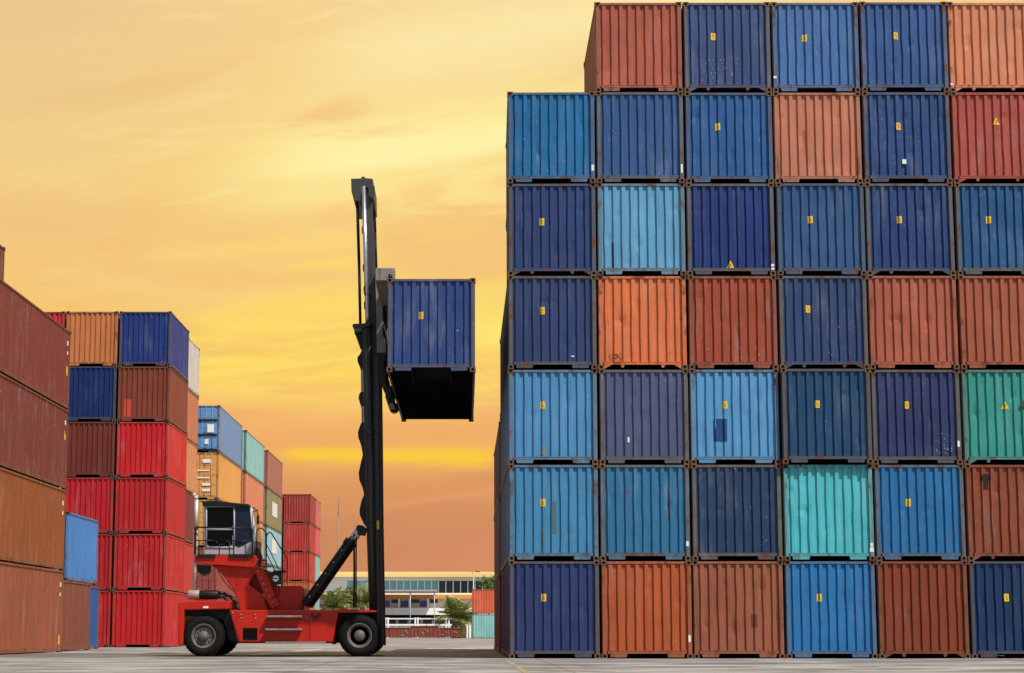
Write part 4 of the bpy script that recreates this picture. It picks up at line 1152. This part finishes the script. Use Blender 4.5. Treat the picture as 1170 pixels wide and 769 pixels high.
col = streak(col, azd(330), el_of(430), -0.03, 0.55, 2.6, 1.6, 1.8, (254,218,84), .7, .8)
col = streak(col, azd(350), el_of(350), 0.20, 0.6, 2.0, 1.8, 2.0, (254,222,104), .7, 1.0)
col = streak(col, azd(300), el_of(385), 0.10, 0.6, 2.4, 2.6, 2.0, (252,214,100), .5, 1.0)
col = streak(col, azd(560), el_of(375), 0.02, 0.7, 0.6, 1.2, 0.8, (255,236,120), .9, .4)
col = streak(col, azd(450), el_of(521), 0.0, 0.24, 2.6, 2.4, 1.2, (253,204,62), .95, .26)
col = streak(col, azd(490), el_of(572), 0.14, 0.13, 2.2, 2.0, 1.5, (238,160,108), .75, .2)
n3 = g.noise(g.vec(az * 0.15 + el * 0.10 + 2, el * 0.85 - az * 0.12, 4.4), 1.0, 9, 0.62, 0.9)
n4 = g.noise(g.vec(az * 0.07 - 3, el * 0.42 - az * 0.07, 9.7), 1.0, 8, 0.6, 0.6)
belt = g.sstep(el, 5.6, 7.4) * (1 - g.sstep(el, 10.2, 12.6))
col = g.mix(g.sstep(n3, 0.52, 0.62) * belt * 0.5, col, lin(254, 218, 102))
col = g.mix(g.sstep(n4, 0.52, 0.66) * g.sstep(el, 6.0, 8.0) * 0.55, col, lin(240, 188, 116))
col = g.mix(g.sstep(n3, 0.55, 0.70) * g.sstep(el, 10.0, 13.0) * 0.5, col, lin(255, 236, 160))
col = g.mix(g.sstep(n3, 0.50, 0.66) * (1 - g.sstep(el, 4.2, 6.0)) * 0.25, col, lin(206, 130, 92))
n5 = g.noise(g.vec(az * 0.20 + el * 0.12, el * 1.25 - az * 0.10, 6.6), 1.0, 8, 0.58, 1.1)
b1 = g.math('EXPONENT', (el - (el_of(425)) - (n4 - 0.5) * 2.6) * (el - (el_of(425)) - (n4 - 0.5) * 2.6) * -1.1)
b2 = g.math('EXPONENT', (el - (el_of(372)) - (n4 - 0.5) * 2.4 - az * 0.10 - 0.4) * (el - (el_of(372)) - (n4 - 0.5) * 2.4 - az * 0.10 - 0.4) * -1.6)
inner = g.sstep(az, -9.5, -7.0) * (1 - g.sstep(az, 0.6, 2.2))
col = g.mix(g.math('MINIMUM', (b1 + b2 * 0.8) * inner * (g.sstep(n5, 0.40, 0.60) * 0.8 + 0.12), 1.0) * 0.85, col, lin(254, 222, 108))
col = g.mix((1 - g.sstep(el, 2.6, 5.0)) * 0.35, col, lin(204, 136, 96))
# duller towards the upper left and the lower left
dull = (1 - g.sstep(az, -12.5, -4.0)) * g.sstep(el, 8, 17)
col = g.mix(dull * 0.5, col, lin(226, 192, 142))
low = (1 - g.sstep(az, -5.5, 1.0)) * (1 - g.sstep(el, 1.5, 5.5))
col = g.mix(low * 0.5, col, lin(184, 132, 88))
SKY_K = 1.0
facing = g.sstep(y, -0.05, 0.55)
SKYS = 0.085
nis = g.mix(1.0, S(g, sky.outputs[0]), (SKYS, SKYS, SKYS), 'MULTIPLY')
fin = g.mix(facing, nis, g.mix(1.0, col, (SKY_K, SKY_K, SKY_K), 'MULTIPLY'))
g.put(bg.inputs[0], fin); bg.inputs[1].default_value = 1.0

# ------------------------------------------------------------------ camera and output
cd = bpy.data.cameras.new('camera'); cd.sensor_width = 36; cd.sensor_fit = 'HORIZONTAL'; cd.lens = F_PX / 1170 * 36
cd.shift_x = (585 - CX) / 1170; cd.clip_end = 6000; cd.clip_start = 0.1
co = bpy.data.objects.new('camera', cd); COL.objects.link(co)
co.location = (0, 0, CAM_H); co.rotation_euler = (R(90 + PITCH), 0, 0)
scene.camera = co
vs = scene.view_settings
vs.view_transform = 'Standard'; vs.look = 'None'; vs.gamma = 1; vs.exposure = 0.0; vs.use_curve_mapping = False
scene.render.resolution_x, scene.render.resolution_y = 1024, 673
scene.cycles.max_bounces = 6; scene.cycles.diffuse_bounces = 3; scene.cycles.glossy_bounces = 3
